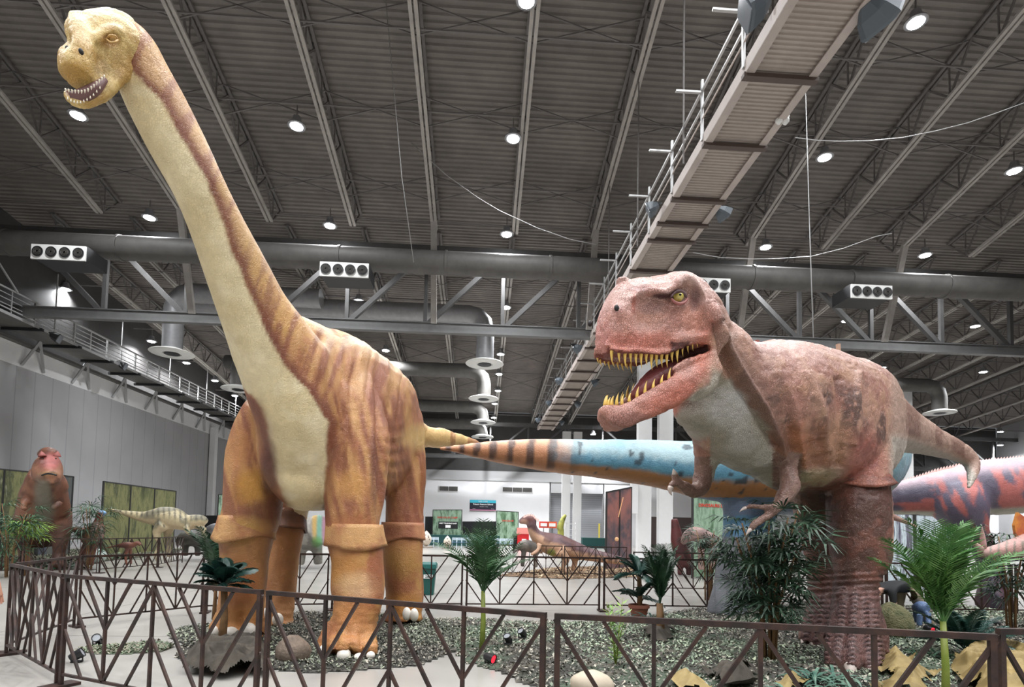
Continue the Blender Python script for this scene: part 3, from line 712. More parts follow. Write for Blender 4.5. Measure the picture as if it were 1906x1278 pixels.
cuff([(534,945,9.65,34),(533,965,9.65,35),(532,985,9.6,36)], sau, m_sau, seed=4.0, cols=((120,76,50),(90,56,38)), amp=.06)
for (x, y, d, rx, ry) in ((602,1219,7.03,9,12),(640,1226,6.98,13,13),(668,1230,6.98,10,8),(690,1226,7.0,8,7),(430,1184,7.85,13,11),(463,1179,7.84,13,13),(401,1182,7.88,9,10),(757,1149,9.25,8,12),(771,1151,9.25,8,12),(495,1150,9.0,9,12),(517,1160,8.98,10,12)):
    q = MB(); ball(q, x, y-7, d-.04, rx, ry*1.05, rx); q.build('toenail', m_nail, sau, True)
# --- head
hd = MB()
limb(hd, [(238,84,5.75,44),(216,84,5.65,50),(196,88,5.57,50,.95),(180,96,5.5,46,.95),(166,110,5.43,41,.9),(152,124,5.36,37,.85),(147,137,5.31,31,.85),(143,150,5.29,24,.8)], 24)
limb(hd, [(238,62,5.72,30),(215,52,5.62,30),(180,50,5.52,26),(155,47,5.45,22),(141,44,5.42,20),(133,44,5.41,13)], 16)
limb(hd, [(140,46,5.42,18),(148,72,5.42,25),(148,96,5.38,27),(146,122,5.33,31),(144,143,5.3,29)], 18)
limb(hd, [(146,42,5.40,16),(152,60,5.33,22),(152,80,5.28,23),(151,100,5.24,24),(144,124,5.22,27),(143,142,5.22,25)], 18)
ball(hd, 152, 148, 5.3, 28, 17, 20); ball(hd, 226, 112, 5.6, 18, 28, 24)
limb(hd, [(162,88,5.30,7),(178,75,5.31,9),(194,64,5.36,10),(212,58,5.42,11),(228,60,5.5,10)], 10)
limb(hd, [(236,125,5.65,18),(215,148,5.55,14),(192,170,5.42,12),(165,190,5.32,10),(146,192,5.27,9),(130,184,5.26,8),(124,172,5.28,7)], 12)
limb(hd, [(222,135,5.75,16),(190,178,5.5,12),(150,192,5.4,10)], 10)
def hpaint(P, N, x, y):
    n1 = fbm(P, 7, 4); n2 = fbm(P, 20, 3)
    c = np.tile(lin((206,176,112)), (len(P), 1)); c = mixc(c, (176,134,66), sstep(.4, .65, n1)*.7)
    c = mixc(c, (236,224,192), sstep(.1, .8, N[:,2])*.8)  # light from above painted in as a paler crown
    c = blobs(c, x, y, [(142,136,34,30,(178,136,60),.8),(205,76,20,14,(168,118,54),.8),(220,120,16,30,(190,150,92),.5),(190,128,16,18,(222,192,146),.6)], n1)
    inside = ((y > 167-(x-150)*.0)*(y < 190)*(x > 122)*(x < 176))*1.0
    return mixc(c, (150,105,90), inside*(N[:,2] > .35))
def hdisp(P, N, x, y):
    q = np.abs(fbm(P, 12, 3)-.5)*2; d = -np.clip(.25-q, 0, 1)*.03
    d -= .05*np.exp(-(((x-208)/11)**2+((y-73)/8)**2))*(N@(-FW) > 0)
    d -= .04*np.exp(-(((x-120)/10)**2+((y-72)/14)**2))
    d += .012*np.sin(y*1.1)*np.exp(-(((x-195)/14)**2+((y-126)/16)**2))
    return d
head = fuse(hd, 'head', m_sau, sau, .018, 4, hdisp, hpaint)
q = MB(); ball(q, 209, 72, 5.36, 8, 6.5, 7); q.build('eye', mat('eye_tan', tuple(lin((170,135,75))), .2, coat=.5), sau, True)
q = MB(); q.tube([at(199,72,5.34), at(203,67,5.31), at(209,65.5,5.29), at(215,67,5.31), at(219,73,5.34)], .009, 8); q.tube([at(199,73,5.34), at(204,78,5.31), at(209,79.5,5.29), at(215,78,5.31), at(219,74,5.34)], .009, 8); q.build('eyelid', mat('lid_tan', tuple(lin((190,150,90))), .5), sau, True)
for (x, y, d) in ((151,96,4.98),(126,91,5.16)):
    q = MB(); ball(q, x, y, d+.05, 3.6, 5.5, 5); q.build('nostril', m_hole, sau, True)
q = MB(); limb(q, [(196,148,5.36,5),(176,166,5.3,10),(150,179,5.25,11,.6),(131,179,5.23,7,.6)], 12); q.build('mouth_lining', mat('sau_mouth', tuple(lin((110,78,76))), .45, bump=.3), sau, True)
up_t = [(122,169),(128,170),(134,171),(140,171.5),(146,172),(152,172),(158,171),(164,169),(170,165),(175,161),(180,156),(185,152),(190,148),(194,144)]
for i, (x, y) in enumerate(up_t):
    d = 5.12+.012*i; q = MB(); spike(q, at(x, y-4, d), at(x, y+3, d), .008, 6); q.build('tooth', m_toothw, sau, True)
lo_t = [(126,183),(132,187),(138,189),(144,190),(150,190),(156,188),(162,185),(168,181),(174,176),(180,170),(186,163)]
for i, (x, y) in enumerate(lo_t):
    d = 5.14+.015*i; q = MB(); spike(q, at(x, y+2, d), at(x, y-3.5, d), .007, 6); q.build('tooth', m_toothw, sau, True)
# ============================================================ RED-HEADED CARNIVORE
m_rex = skin('rex_skin', rough=.5, wr=12, bump=.95, scl=55, var=.14, bd=.035, coat=.28)
rex = wempty('carnivorous_dinosaur', gnd(1590, 1240), 'pink and brown big-headed carnivorous dinosaur model roaring with open toothed jaws', 'dinosaur')
_ya = R(25); HF = -math.cos(_ya)*_r0 - math.sin(_ya)*_h; HS = math.sin(_ya)*_r0 - math.cos(_ya)*_h; HO = at(1310, 640, 6.5)
def hloc(px, py, y=0.0):
    r = ray(px, py); O = HO+y*HS; k = ((O-CAM)@HS)/(r@HS); Q = CAM+k*r-HO
    return Q@HF, Q[2]
def HP(a, y, z): return HO + a*HF + y*HS + np.array((0,0,z))
def hp(px, py, y): a, z = hloc(px, py, y); return HP(a, y, z)
def tube3(b, pts, rs, n=14, sub=4):
    A = catmull([list(p)+[r] for p, r in zip(pts, rs)], sub); b.tube([a[:3] for a in A], [max(a[3], .003) for a in A], n)
def sections(b, rows, n=26, ex=2.4, sub=3):
    """rows: px, top py, bottom py, half width, taper"""
    L = []
    for px, t, bo, w, tp in rows:
        a0, _q = hloc(px, t); zt = hloc(px+72*.1, t, .1)[1]; a1 = a0; zb = hloc(px+72*w*.85, bo, w*.85)[1]; L.append([(a0+a1)/2, (zt+zb)/2, (zt-zb)/2, w, tp])
    A = catmull(L, sub); rings = []
    def se(v, e=None): return math.copysign(abs(v)**(2/(e or ex)), v)
    for a, zc, h, w, tp in A:
        rings.append([HP(a, w*se(math.cos(q), 4 if math.sin(q) < 0 else 2.3)*(1+tp*math.sin(q)), zc+h*se(math.sin(q), 4 if math.sin(q) < 0 else 2.3)) for q in [2*math.pi*k/n for k in range(n)]])
    b.rings(rings)
SK = [(1120,596,642,.09,0),(1124,574,652,.16,0),(1132,550,655,.205,0),(1147,524,656,.235,-.05),(1172,512,658,.25,-.1),(1200,509,660,.265,-.12),(1228,504,652,.29,-.05),(1252,500,640,.325,.05),(1278,508,640,.325,.08),(1302,530,650,.30,.0),(1325,560,660,.26,0),(1345,590,700,.22,0)]
b = MB()
sections(b, SK)
RA = [(1328,655,718,.285,.085),(1300,672,738,.30,.10),(1268,690,754,.29,.085),(1234,708,770,.26,.07),(1196,731,786,.21,.065),(1160,749,798,.14,.065),(1136,752,788,.07,.065)]
def jaw_pts():
    L = []
    for px, t, bo, y, th in RA:
        a0, zt = hloc(px, t, y); a1, zb = hloc(px, bo, y); L.append((( a0+a1)/2, y, (zt+zb)/2, (zt-zb)/2, th))
    a0, zt = hloc(1124, 752); a1, zb = hloc(1127, 778); L.append(((a0+a1)/2, 0, (zt+zb)/2, (zt-zb)/2, .06))
    return L
JL = jaw_pts(); JA = JL + [(a, -y, z, h, t) for (a, y, z, h, t) in JL[:-1][::-1]]
JC = catmull(JA, 5); rings = []
for i in range(len(JC)):
    a, y, z, h, t = JC[i]; T = (JC[min(i+1, len(JC)-1)]-JC[max(i-1, 0)])[:3]; n_ = np.array((-T[1], T[0])); n_ /= np.linalg.norm(n_)+1e-9
    rings.append([HP(a+n_[0]*t*math.cos(q), y+n_[1]*t*math.cos(q), z+h*math.copysign(abs(math.sin(q))**.8, math.sin(q))) for q in [2*math.pi*k/18 for k in range(18)]])
b.rings(rings)
# jaw floor
rings = []
for (a, y, z, h, t) in catmull(JL, 3):
    rings.append([HP(a-.03, (y+.01)*math.cos(q), z-h*.62+.055*math.sin(q)) for q in [2*math.pi*k/16 for k in range(16)]])
b.rings(rings)
b.ell(HP(.05,0,-.22), (.22,.25,.36), np.array((HF,HS,(0,0,1.))))
for s in (1, -1):   # ridges, cheeks, jaw muscles
    tube3(b, [hp(1176-(0 if s > 0 else 0),556,.24) if s > 0 else HP(hloc(1176,556,.24)[0], -.24, hloc(1176,556,.24)[1])]+[HP(hloc(x, y_, w)[0], s*w, hloc(x, y_, w)[1]) for x, y_, w in ((1195,543,.27),(1222,541,.30),(1243,543,.33),(1256,530,.35),(1272,518,.35),(1290,527,.35),(1304,545,.34),(1312,562,.32))], [.025,.04,.045,.052,.058,.058,.056,.05,.03])
    tube3(b, [HP(hloc(x, y_, w)[0], s*w, hloc(x, y_, w)[1]) for x, y_, w in ((1300,560,.30),(1318,590,.31),(1328,615,.31),(1333,650,.32),(1328,690,.31),(1312,722,.28),(1285,742,.24))], [.05,.07,.08,.085,.10,.10,.06])
    tube3(b, [HP(hloc(x, y_, w)[0], s*w, hloc(x, y_, w)[1]) for x, y_, w in ((1252,636,.27),(1270,630,.29),(1295,628,.30),(1318,624,.30))], [.04,.055,.065,.06])
    tube3(b, [HP(hloc(x, y_, w)[0], s*w, hloc(x, y_, w)[1]) for x, y_, w in ((1250,690,.27),(1272,676,.30),(1298,668,.31),(1322,660,.30))], [.03,.04,.05,.05])
_sw = sorted([(hloc(px, bo)[0], w, hloc(px+72*w*.85, bo, w*.85)[1]) for px, t, bo, w, tp in SK])[3:]
for s in (1, -1): tube3(b, [HP(a, s*w*.93, z+.02) for a, w, z in _sw], [.03]*len(_sw))
b.ell(hp(1158,524,.0), (.07,.12,.035)); b.ell(hp(1150,576,.17), (.06,.05,.05))
# neck and trunk
limb(b, [(1300,620,6.7,52,1.1),(1318,655,6.75,74,1.0),(1332,700,6.95,92,.95),(1362,735,7.2,108,.95),(1405,757,7.5,122,.95),(1440,765,7.75,128,.9)], 28)
hull(b, [(1395,762,7.3,.55,.75),(1440,762,7.7,.78,.93),(1490,782,8.1,.88,1.04),(1540,790,8.5,.86,1.03),(1588,790,8.9,.72,.98),(1622,795,9.3,.52,.82),(1645,800,9.7,.3,.5)])
ball(b, 1440, 668, 7.9, 52, 36, 40); ball(b, 1505, 700, 8.3, 56, 44, 60); ball(b, 1585, 716, 8.8, 44, 50, 60)
ball(b, 1470, 850, 7.7, 72, 66, 60); ball(b, 1300, 760, 6.9, 46, 44, 50)
# tail
limb(b, [(1590,770,9.1,78),(1632,786,9.6,60),(1665,797,10.0,46),(1700,809,10.4,35),(1735,822,10.7,27),(1768,834,11.0,21),(1792,845,11.1,17),(1806,858,11.1,14),(1811,874,11.0,11),(1808,890,10.8,7),(1803,907,10.6,2.5)], 18)
# near leg
limb(b, [(1575,740,8.5,66),(1592,790,8.3,66),(1600,840,8.2,56),(1599,900,8.0,51),(1598,940,7.95,55,1.1),(1600,990,7.85,53,1.1),(1602,1035,7.75,50),(1597,1062,7.7,41),(1594,1090,7.65,38),(1592,1120,7.6,40),(1590,1155,7.55,42),(1588,1190,7.45,46,1.0),(1588,1222,7.35,46,1.0)], 26)
for pts in ([(1572,1100,7.45,16),(1566,1150,7.35,20),(1561,1195,7.2,21),(1556,1225,7.05,20),(1552,1242,6.95,15)], [(1592,1100,7.4,17),(1588,1150,7.25,20),(1586,1195,7.1,21),(1584,1228,6.92,21),(1583,1247,6.82,15)], [(1612,1110,7.4,15),(1612,1160,7.25,18),(1615,1205,7.1,19),(1618,1236,6.95,19),(1621,1255,6.85,14)], [(1625,1130,7.55,14),(1634,1180,7.5,17),(1640,1215,7.45,14)]): limb(b, pts, 14)
# off leg
limb(b, [(1520,880,8.8,60),(1526,930,9.0,50),(1530,980,9.1,40),(1532,1030,9.0,32),(1530,1062,8.95,26),(1527,1090,8.9,23),(1526,1130,8.85,24),(1524,1165,8.75,28),(1520,1190,8.6,30)], 20)
for pts in ([(1518,1110,8.75,10),(1508,1150,8.6,13),(1499,1182,8.5,13),(1495,1192,8.45,10)], [(1530,1110,8.7,10),(1524,1155,8.55,13),(1518,1188,8.4,13),(1516,1200,8.34,10)], [(1540,1120,8.7,10),(1542,1160,8.6,12),(1540,1192,8.5,12)]): limb(b, pts, 12)
# near arm
limb(b, [(1452,790,7.3,52),(1460,830,7.2,34),(1466,860,7.15,18),(1468,885,7.1,17),(1470,905,7.05,18),(1460,925,7.0,15),(1448,940,6.95,11)], 16)
limb(b, [(1452,938,6.96,9),(1436,944,6.9,7),(1415,943,6.88,5),(1396,942,6.86,4.6),(1386,946,6.85,3.5)], 10)
limb(b, [(1450,940,6.94,10),(1436,955,6.9,8),(1418,966,6.85,7),(1405,975,6.8,6.5),(1396,986,6.78,4.5)], 10)
# off arm
limb(b, [(1330,810,7.6,46),(1318,845,7.7,28),(1312,872,7.75,20),(1308,893,7.75,18),(1302,908,7.7,16),(1288,913,7.6,14),(1272,903,7.5,11),(1260,898,7.45,9)], 14)
limb(b, [(1264,896,7.45,8),(1258,888,7.42,8),(1256,879,7.4,6.5)], 10); limb(b, [(1262,900,7.44,8),(1251,901,7.4,7),(1248,909,7.38,5.5)], 10)
SCU = [([([(1085,1573),(1150,1566),(1240,1553)], 8), ([(1085,1593),(1150,1588),(1245,1584)], 9), ([(1095,1611),(1160,1613),(1250,1619)], 8), ([(1120,1626),(1180,1633),(1215,1640)], 6)], 1548, 1665), ([([(1095,1518),(1150,1508),(1195,1497)], 6), ([(1095,1531),(1150,1526),(1200,1517)], 6), ([(1110,1541),(1190,1541)], 5)], 1480, 1548)]
def bandy(x, y, cx, w): return np.exp(-((x-cx)/w)**2)
def rdisp(P, N, x, y):
    body = (y > 500)*1.0; d = (fbm(P, 3, 3)-.5)*.03
    q = np.abs(fbm(P, 7, 4)-.5)*2; d -= np.clip(.22-q, 0, 1)*.05
    # big hanging neck folds
    for (pts, w, a) in (([(560,1318),(640,1352),(700,1385),(760,1425),(820,1452),(860,1462)], 7, .085), ([(600,1330),(660,1345),(720,1375),(780,1415),(830,1440)], 7, -.08), ([(690,1452),(760,1478),(830,1490),(880,1500)], 9, .045), ([(690,1500),(760,1530),(840,1540)], 9, .04), ([(700,1560),(800,1572),(870,1560)], 8, -.05), ([(690,1600),(760,1596),(830,1590)], 7, .03)):
        cx = piecewise(pts)(y); m = (y > pts[0][0])*(y < pts[-1][0]); d += a*np.exp(-((x-cx)/w)**2)*m
    # scutes on feet
    for cols_, x0_, x1_ in SCU:
        m0 = (N@FW < .2)*(x > x0_)*(x < x1_)
        for pts, w in cols_:
            cx = piecewise(pts)(y); g = np.exp(-((x-cx)/w)**4)*sstep(pts[0][0], pts[0][0]+25, y)*m0
            d += g*(.022+.017*np.sin((y-.045*(x-cx)**2)*.72))
    # ankle wrinkles
    d += .014*np.sin(y*.55+x*.03)*sstep(1050, 1070, y)*(1-sstep(1105, 1130, y))*(x > 1490)
    # waist tears above the thighs, upper arm wrinkles
    d += .010*np.sin(y*.9)*np.exp(-(((x-1467)/22)**2+((y-865)/30)**2))
    # face: window in front of the eye, nostril bulge, creases, eye socket
    d -= .03*np.exp(-(((x-1210)/30)**2+((y-590)/26)**2)**2)*(P[:,1] < 9)
    d += .02*np.exp(-(((x-1152)/12)**2+((y-582)/12)**2))
    d -= .06*np.exp(-(((x-1264)/12)**2+((y-551)/10)**2))
    d -= .03*np.exp(-(((x-1296)/14)**2+((y-560)/22)**2))
    fx = sstep(620, 640, y)*(1-sstep(668, 680, y))*(x < 1240); d += .006*np.sin((y-640)*.8+.02*(x-1150)**1.0*0)*fx*(1-fx*.2)
    d += .012*np.sin(np.sqrt((x-1262)**2+(y-556)**2)*.7)*np.exp(-(((x-1255)/40)**2+((y-600)/22)**2))
    return d
RB = [(0,0)]
def rpaint(P, N, x, y):
    n1 = fbm(P, 2.2, 5); n2 = fbm(P, 7, 4); n3 = fbm(P, 22, 3)
    c = np.tile(lin((196,150,130)), (len(P), 1)); c = mixc(c, (166,112,98), sstep(.42, .64, n1)*.8); c = mixc(c, (206,160,128), sstep(.5, .7, n2)*.5)
    body = (x > 1330)*(y < 960)
    # dark spots in columns over the flank
    sp = fbm(np.c_[x*.034, y*.020, P[:,1]*.0], 1, 2); ss = sstep(.56, .66, sp)*sstep(.38, .55, n3+.08)
    c = mixc(c, (98,72,66), ss*(x > 1400)*(x < 1650)*sstep(690, 740, y)*(1-sstep(900, 930, y))*.85)
    c = mixc(c, (210,168,156), sstep(.3, .8, N[:,2])*.6)  # upward faces painted paler, as lit from overhead
    c = blobs(c, x, y, [(1470,830,46,44,(200,118,76),.7),(1520,830,80,60,(186,120,84),.5),(1610,860,44,70,(176,92,78),.6),(1560,820,30,60,(204,160,130),.5),(1420,720,50,90,(150,110,100),.5)], n2)
    # neck flap
    ncx = piecewise([(540,1312),(640,1358),(720,1395),(800,1445),(880,1476)])(y); nk = np.exp(-((x-ncx)/20)**2)*(x > 1312)*(y > 540)*(y < 860)
    c = mixc(c, (130,98,88), nk*.75*sstep(.35, .6, n2+.12))
    # white throat, chest and belly
    tx = piecewise([(680,1330),(700,1352),(740,1392),(790,1428),(840,1440),(880,1450),(900,1490),(914,1495),(918,1200),(940,1100)])(y); lx = piecewise([(680,1330),(715,1320),(745,1275),(790,1190),(830,1180),(960,1180)])(y)
    arm = (((x > 1438)*(y > 838)*(x < 1490)) | ((x > 1374)*(y > 930)*(x < 1480))) * 1.0
    offarm = (P@_h > 7.42)*(x < 1336)*(y > 830)*1.0
    offarm = ((x < 1322)*sstep(806, 826, y+(n2-.5)*20)*(x-1290 < (900-y)*.9))*1.0 + (sstep(858, 874, y+(n2-.5)*20)*(x < 1326))*1.0
    th = (1-sstep(-8, 8, x-tx+(n2-.5)*30))*sstep(-6, 8, x-lx+(n2-.5)*20)*sstep(690, 730, y+(n2-.5)*20+(x-1240)*.25)*(1-np.clip(offarm, 0, 1))*(y < 950)
    th2 = (sstep(1440, 1450, x)*(1-sstep(1545, 1580, x+(y-880)*.9+(n2-.5)*30))*sstep(862, 885, y+(n2-.5)*20)*(1-sstep(896, 914, y+(n2-.5)*26))*(1-arm))*1.0*(N[:,2] < .3)
    bel = np.clip(th+th2*(P@_h < 8.6), 0, 1)
    bc = np.tile(lin((182,172,156)), (len(P), 1)); bc = mixc(bc, (222,216,208), sstep(.45, .62, n1)*.8); bc = mixc(bc, (150,140,120), sstep(.56, .7, n2)*.5)
    bc = blobs(bc, x, y, [(1360,760,50,46,(226,222,220),.9),(1385,820,40,30,(220,214,210),.8),(1270,800,60,26,(172,164,150),.7),(1480,900,70,26,(158,148,116),.7),(1530,880,40,30,(178,150,104),.6)], n2)
    c = c*(1-bel[:, None])+bc*bel[:, None]
    # tail
    tl = (x > 1652)*1.0; tc = np.tile(lin((205,180,165)), (len(P), 1))
    ax = piecewise([(1640,790),(1700,809),(1768,834),(1800,852)]); 
    mid = np.interp(x, [1640,1700,1768,1800,1820], [800,812,838,856,880])
    tc = mixc(tc, (186,148,130), sstep(6, -6, y-mid)*.7); tc = mixc(tc, (140,100,86), sstep(6, -6, y-mid)*sstep(.55, .62, vnoise(np.c_[x*.11, y*.0, y*0]))*.7); tc = mixc(tc, (196,190,178), sstep(2, 14, y-mid)*.8)
    w = (sstep(1650, 1668, x)*(y < 915))[:, None]; c = c*(1-w)+tc*w
    # legs
    lg = sstep(885, 905, y+(n2-.5)*14)*(x > 1488)*(1-bel)*(x < 1662)
    lc = np.tile(lin((96,62,51)), (len(P), 1)); lc = mixc(lc, (136,84,68), sstep(.45, .65, n2)*.7); lc = mixc(lc, (92,50,42), sstep(.5, .68, n1)*.5)
    lc = mixc(lc, (128,92,88), sstep(1075, 1120, y)*.7); lc = mixc(lc, (70,50,50), sstep(1090, 1120, y)*sstep(.5, .62, n3)*.5)
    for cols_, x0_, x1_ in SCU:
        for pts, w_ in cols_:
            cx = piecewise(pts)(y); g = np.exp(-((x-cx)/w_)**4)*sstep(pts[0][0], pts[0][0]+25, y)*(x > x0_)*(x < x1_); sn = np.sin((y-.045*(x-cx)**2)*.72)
            lc = mixc(lc, (150,116,112), g*sstep(.1, .9, sn)*.7); lc = mixc(lc, (52,34,36), g*sstep(-.2, -.9, sn)*.9)  # relief shading painted in: scute crests lighter, grooves darker
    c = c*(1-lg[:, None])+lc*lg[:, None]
    # arms
    am = np.clip(arm*(y > 842)+np.clip(offarm, 0, 1)*(y > 850), 0, 1)
    ac = np.tile(lin((142,108,96)), (len(P), 1)); ac = mixc(ac, (172,138,124), sstep(.4, .6, n3)*.6)
    c = c*(1-am[:, None])+ac*am[:, None]
    # head
    hd_ = 1-sstep(1318, 1340, x+(y-600)*.12+(n2-.5)*14-np.where(y > 690, (y-690)*-.6, 0)); hd_ = hd_*(y < 812)*(1-sstep(0, 12, (y-(812-(x-1120)*.42*.75))*(x > 1180)+(n2-.5)*12))
    hc = np.tile(lin((204,148,134)), (len(P), 1)); hc = mixc(hc, (222,186,176), sstep(600, 520, y)*.7); hc = mixc(hc, (178,112,96), sstep(.5, .68, n2)*.5)
    hc = blobs(hc, x, y, [(1290,745,80,50,(192,104,80),.85),(1240,760,60,30,(196,114,92),.8),(1320,660,36,60,(206,118,92),.8),(1170,640,70,26,(205,112,92),.7),(1230,640,40,30,(206,124,102),.6),(1170,785,50,22,(150,96,84),.7),(1120,620,18,46,(208,140,132),.6),(1210,585,34,26,(216,160,140),.7),(1215,572,30,12,(150,118,118),.5),(1290,590,30,30,(214,146,124),.7),
        (1262,550,17,14,(66,56,64),.9),(1296,556,12,26,(120,84,84),.6),(1190,536,26,8,(150,90,84),.7),(1235,551,26,7,(84,52,52),1.0),(1180,565,5,22,(186,96,76),.7),(1150,575,10,10,(150,100,96),.5)], n2)  # dark blobs paint shade into the eye socket and brow hollow
    # mouth inside
    top = piecewise([(1112,658),(1150,660),(1200,668),(1235,662),(1256,646),(1282,655),(1290,668)])
    ins = ((x < 1283)*(N[:,2] < -.5)*(y < 700)*(y > 640))*1.0
    a_ = (P-HO)@HF; s_ = (P-HO)@HS; z_ = P[:,2]-HO[2]
    yj = np.interp(a_, [q[0] for q in JL[::-1]], [q[1] for q in JL[::-1]]); zj = np.interp(a_, [q[0] for q in JL[::-1]], [q[2] for q in JL[::-1]])
    inner = ((np.abs(s_) < yj-.01)*(z_ < zj+.3)*(z_ > zj-.14)*(N[:,2] > -.15)*(a_ > .0)*(y > 660))*1.0
    hc = mixc(hc, (128,58,50), np.clip(ins+inner, 0, 1)*.95)
    thr = (np.abs(s_) < .25)*(z_ < .02)*(z_ > -.62)*(a_ > .1)*(a_ < .34)*(N@HF > .25)*1.0
    hc = mixc(hc, (84,34,30), thr)
    hc = mixc(hc, (90,40,34), ((x > 1250)*(x < 1285)*(y > 636)*(y < 668))*.9)
    c = c*(1-hd_[:, None])+hc*hd_[:, None]
    return c
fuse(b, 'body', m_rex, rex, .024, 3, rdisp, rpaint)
# eye, nostril
for s in (1, -1):
    a, z = hloc(1264, 551, .325); P = HP(a, s*.318, z)
    q = MB(); q.ell(P, (.055, .05, .055)); q.build('eye', m_eye, rex, True)
    vd = CAM-P; vd /= np.linalg.norm(vd); vv = (s*HS*.9+HF*.35); vv /= np.linalg.norm(vv)
    q = MB(); q.ell(P+vv*.044, (.014,.014,.014)); q.build('pupil', m_eyed, rex, True)
    ll = []
    for (x, y_) in ((1250,552),(1257,543),(1266,541),(1275,546),(1279,553)): a, z = hloc(x, y_, .36); ll.append(HP(a, s*.352, z))
    q = MB(); tube3(q, ll, [.01,.018,.02,.018,.01], 10); q.build('eyelid', mat('lid_dark', tuple(lin((96,70,74))), .5, bump=.4), rex, True)
    ll = []
    for (x, y_) in ((1250,555),(1257,562),(1267,565),(1276,561),(1280,554)): a, z = hloc(x, y_, .35); ll.append(HP(a, s*.345, z))
    q = MB(); tube3(q, ll, [.01,.016,.018,.016,.01], 10); q.build('eyelid', mat('lid_pink', tuple(lin((160,100,96))), .5, bump=.4), rex, True)
    a, z = hloc(1149, 574, .235); q = MB(); q.ell(HP(a+.015, s*.245, z), (.026,.02,.034)); q.build('nostril', m_hole, rex, True)
# teeth
rng = random.Random(3)
SW = sorted([(hloc(px, bo)[0], w, hloc(px+72*w*.85, bo, w*.85)[1]) for px, t, bo, w, tp in SK]); 
def up_lip(a): return np.interp(a, [q[0] for q in SW], [q[1] for q in SW]), np.interp(a, [q[0] for q in SW], [q[2] for q in SW])
a_tip = hloc(1121, 640)[0]
for s in (1, -1):
    for i in range(17 if s > 0 else 9):
        a = a_tip-.03-i*.063; w, z = up_lip(a); z += (.05 if s < 0 else .0); L_ = (.10+.05*math.sin(i*1.9+s)**2)*(1 if i < 12 else 1-.13*(i-11)); L_ = max(L_, .05)
        zz = np.interp(i, [0,3,8,12,14,16], [.0,.0,-.01,-.01,.0,.03])
        q = MB(); spike(q, HP(a, s*(w*.90-.01), z+zz+.05), HP(a-.015, s*(w*.88-.02), z+zz-L_*(1 if s > 0 else .8)), .021 if i < 13 else .015, 8, bend=HF*.012); q.build('tooth', m_tooth, rex, True)
for s in (1, -1):
    for i in range(16):
        t = .04+i*.058; k = t*(len(JL)-1); k = (len(JL)-1)-k
        i0 = max(0, min(len(JL)-2, int(k))); f_ = k-i0; J = np.array(JL[i0])*(1-f_)+np.array(JL[i0+1])*f_
        a, y_, z, h, th = J
        if i == 15: continue
        L_ = (.08+.04*math.sin(i*2.3+s)**2)*(1 if i < 11 else .75); y2 = max(0, y_-.015)
        q = MB(); spike(q, HP(a-.01, s*y2, z+h*.82), HP(a-.03, s*(y2+.004), z+h+L_), .019 if i < 12 else .014, 8, bend=HF*.01); q.build('tooth', m_tooth, rex, True)
q = MB(); tube3(q, [HP(.15,0,-.30), HP(.4,0,-.36), HP(.65,0,-.47), HP(.85,0,-.62), HP(.98,0,-.72)], [.11,.12,.12,.10,.05], 16); 
for v in range(len(q.v)): pass
q.build('tongue', m_tongue, rex, True)
# claws and toenails
for (a, t_, r_, bd) in (((1388,945,6.85),(1376,953,6.84),.022,(0,0,.01)), ((1397,985,6.78),(1388,997,6.76),.026,(0,0,.01)), ((1256,882,7.4),(1253,872,7.38),.035,(0,0,0)), ((1249,906,7.38),(1251,922,7.36),.04,(-.02,0,0))):
    q = MB(); spike(q, at(*a), at(*t_), r_, 10, bend=bd); q.build('claw', m_claw, rex, True)
for (x0, y0, d0, x1, y1, d1, r_) in ((1583,1238,6.84,1583,1262,6.70,.08),(1620,1244,6.87,1624,1267,6.74,.075),(1553,1234,6.97,1549,1253,6.86,.065),(1516,1192,8.4,1511,1208,8.3,.075),(1498,1186,8.5,1492,1199,8.4,.06)):
    q = MB(); spike(q, at(x0, y0, d0), at(x1, y1, d1), r_, 12, k=6); q.build('toenail', m_claw, rex, True)
cuff([(1596,880,8.05,50),(1598,893,8.03,54),(1600,905,8.0,58)], rex, m_rex, 'thigh_skin_edge', amp=.03, seed=2.0, cols=((168,100,78),(120,66,52)))
q = MB(); q.bar(at(1409,633,7.7), at(1409,658,7.7), .045, .05); q.build('hanging_lug', mat('lug_brown', tuple(lin((140,80,66))), .6), rex)
q = MB(); q.bar(at(1560,640,8.5), at(1561,662,8.5), .045, .05); q.build('hanging_lug', mat('lug_tan', tuple(lin((180,150,130))), .6), rex)
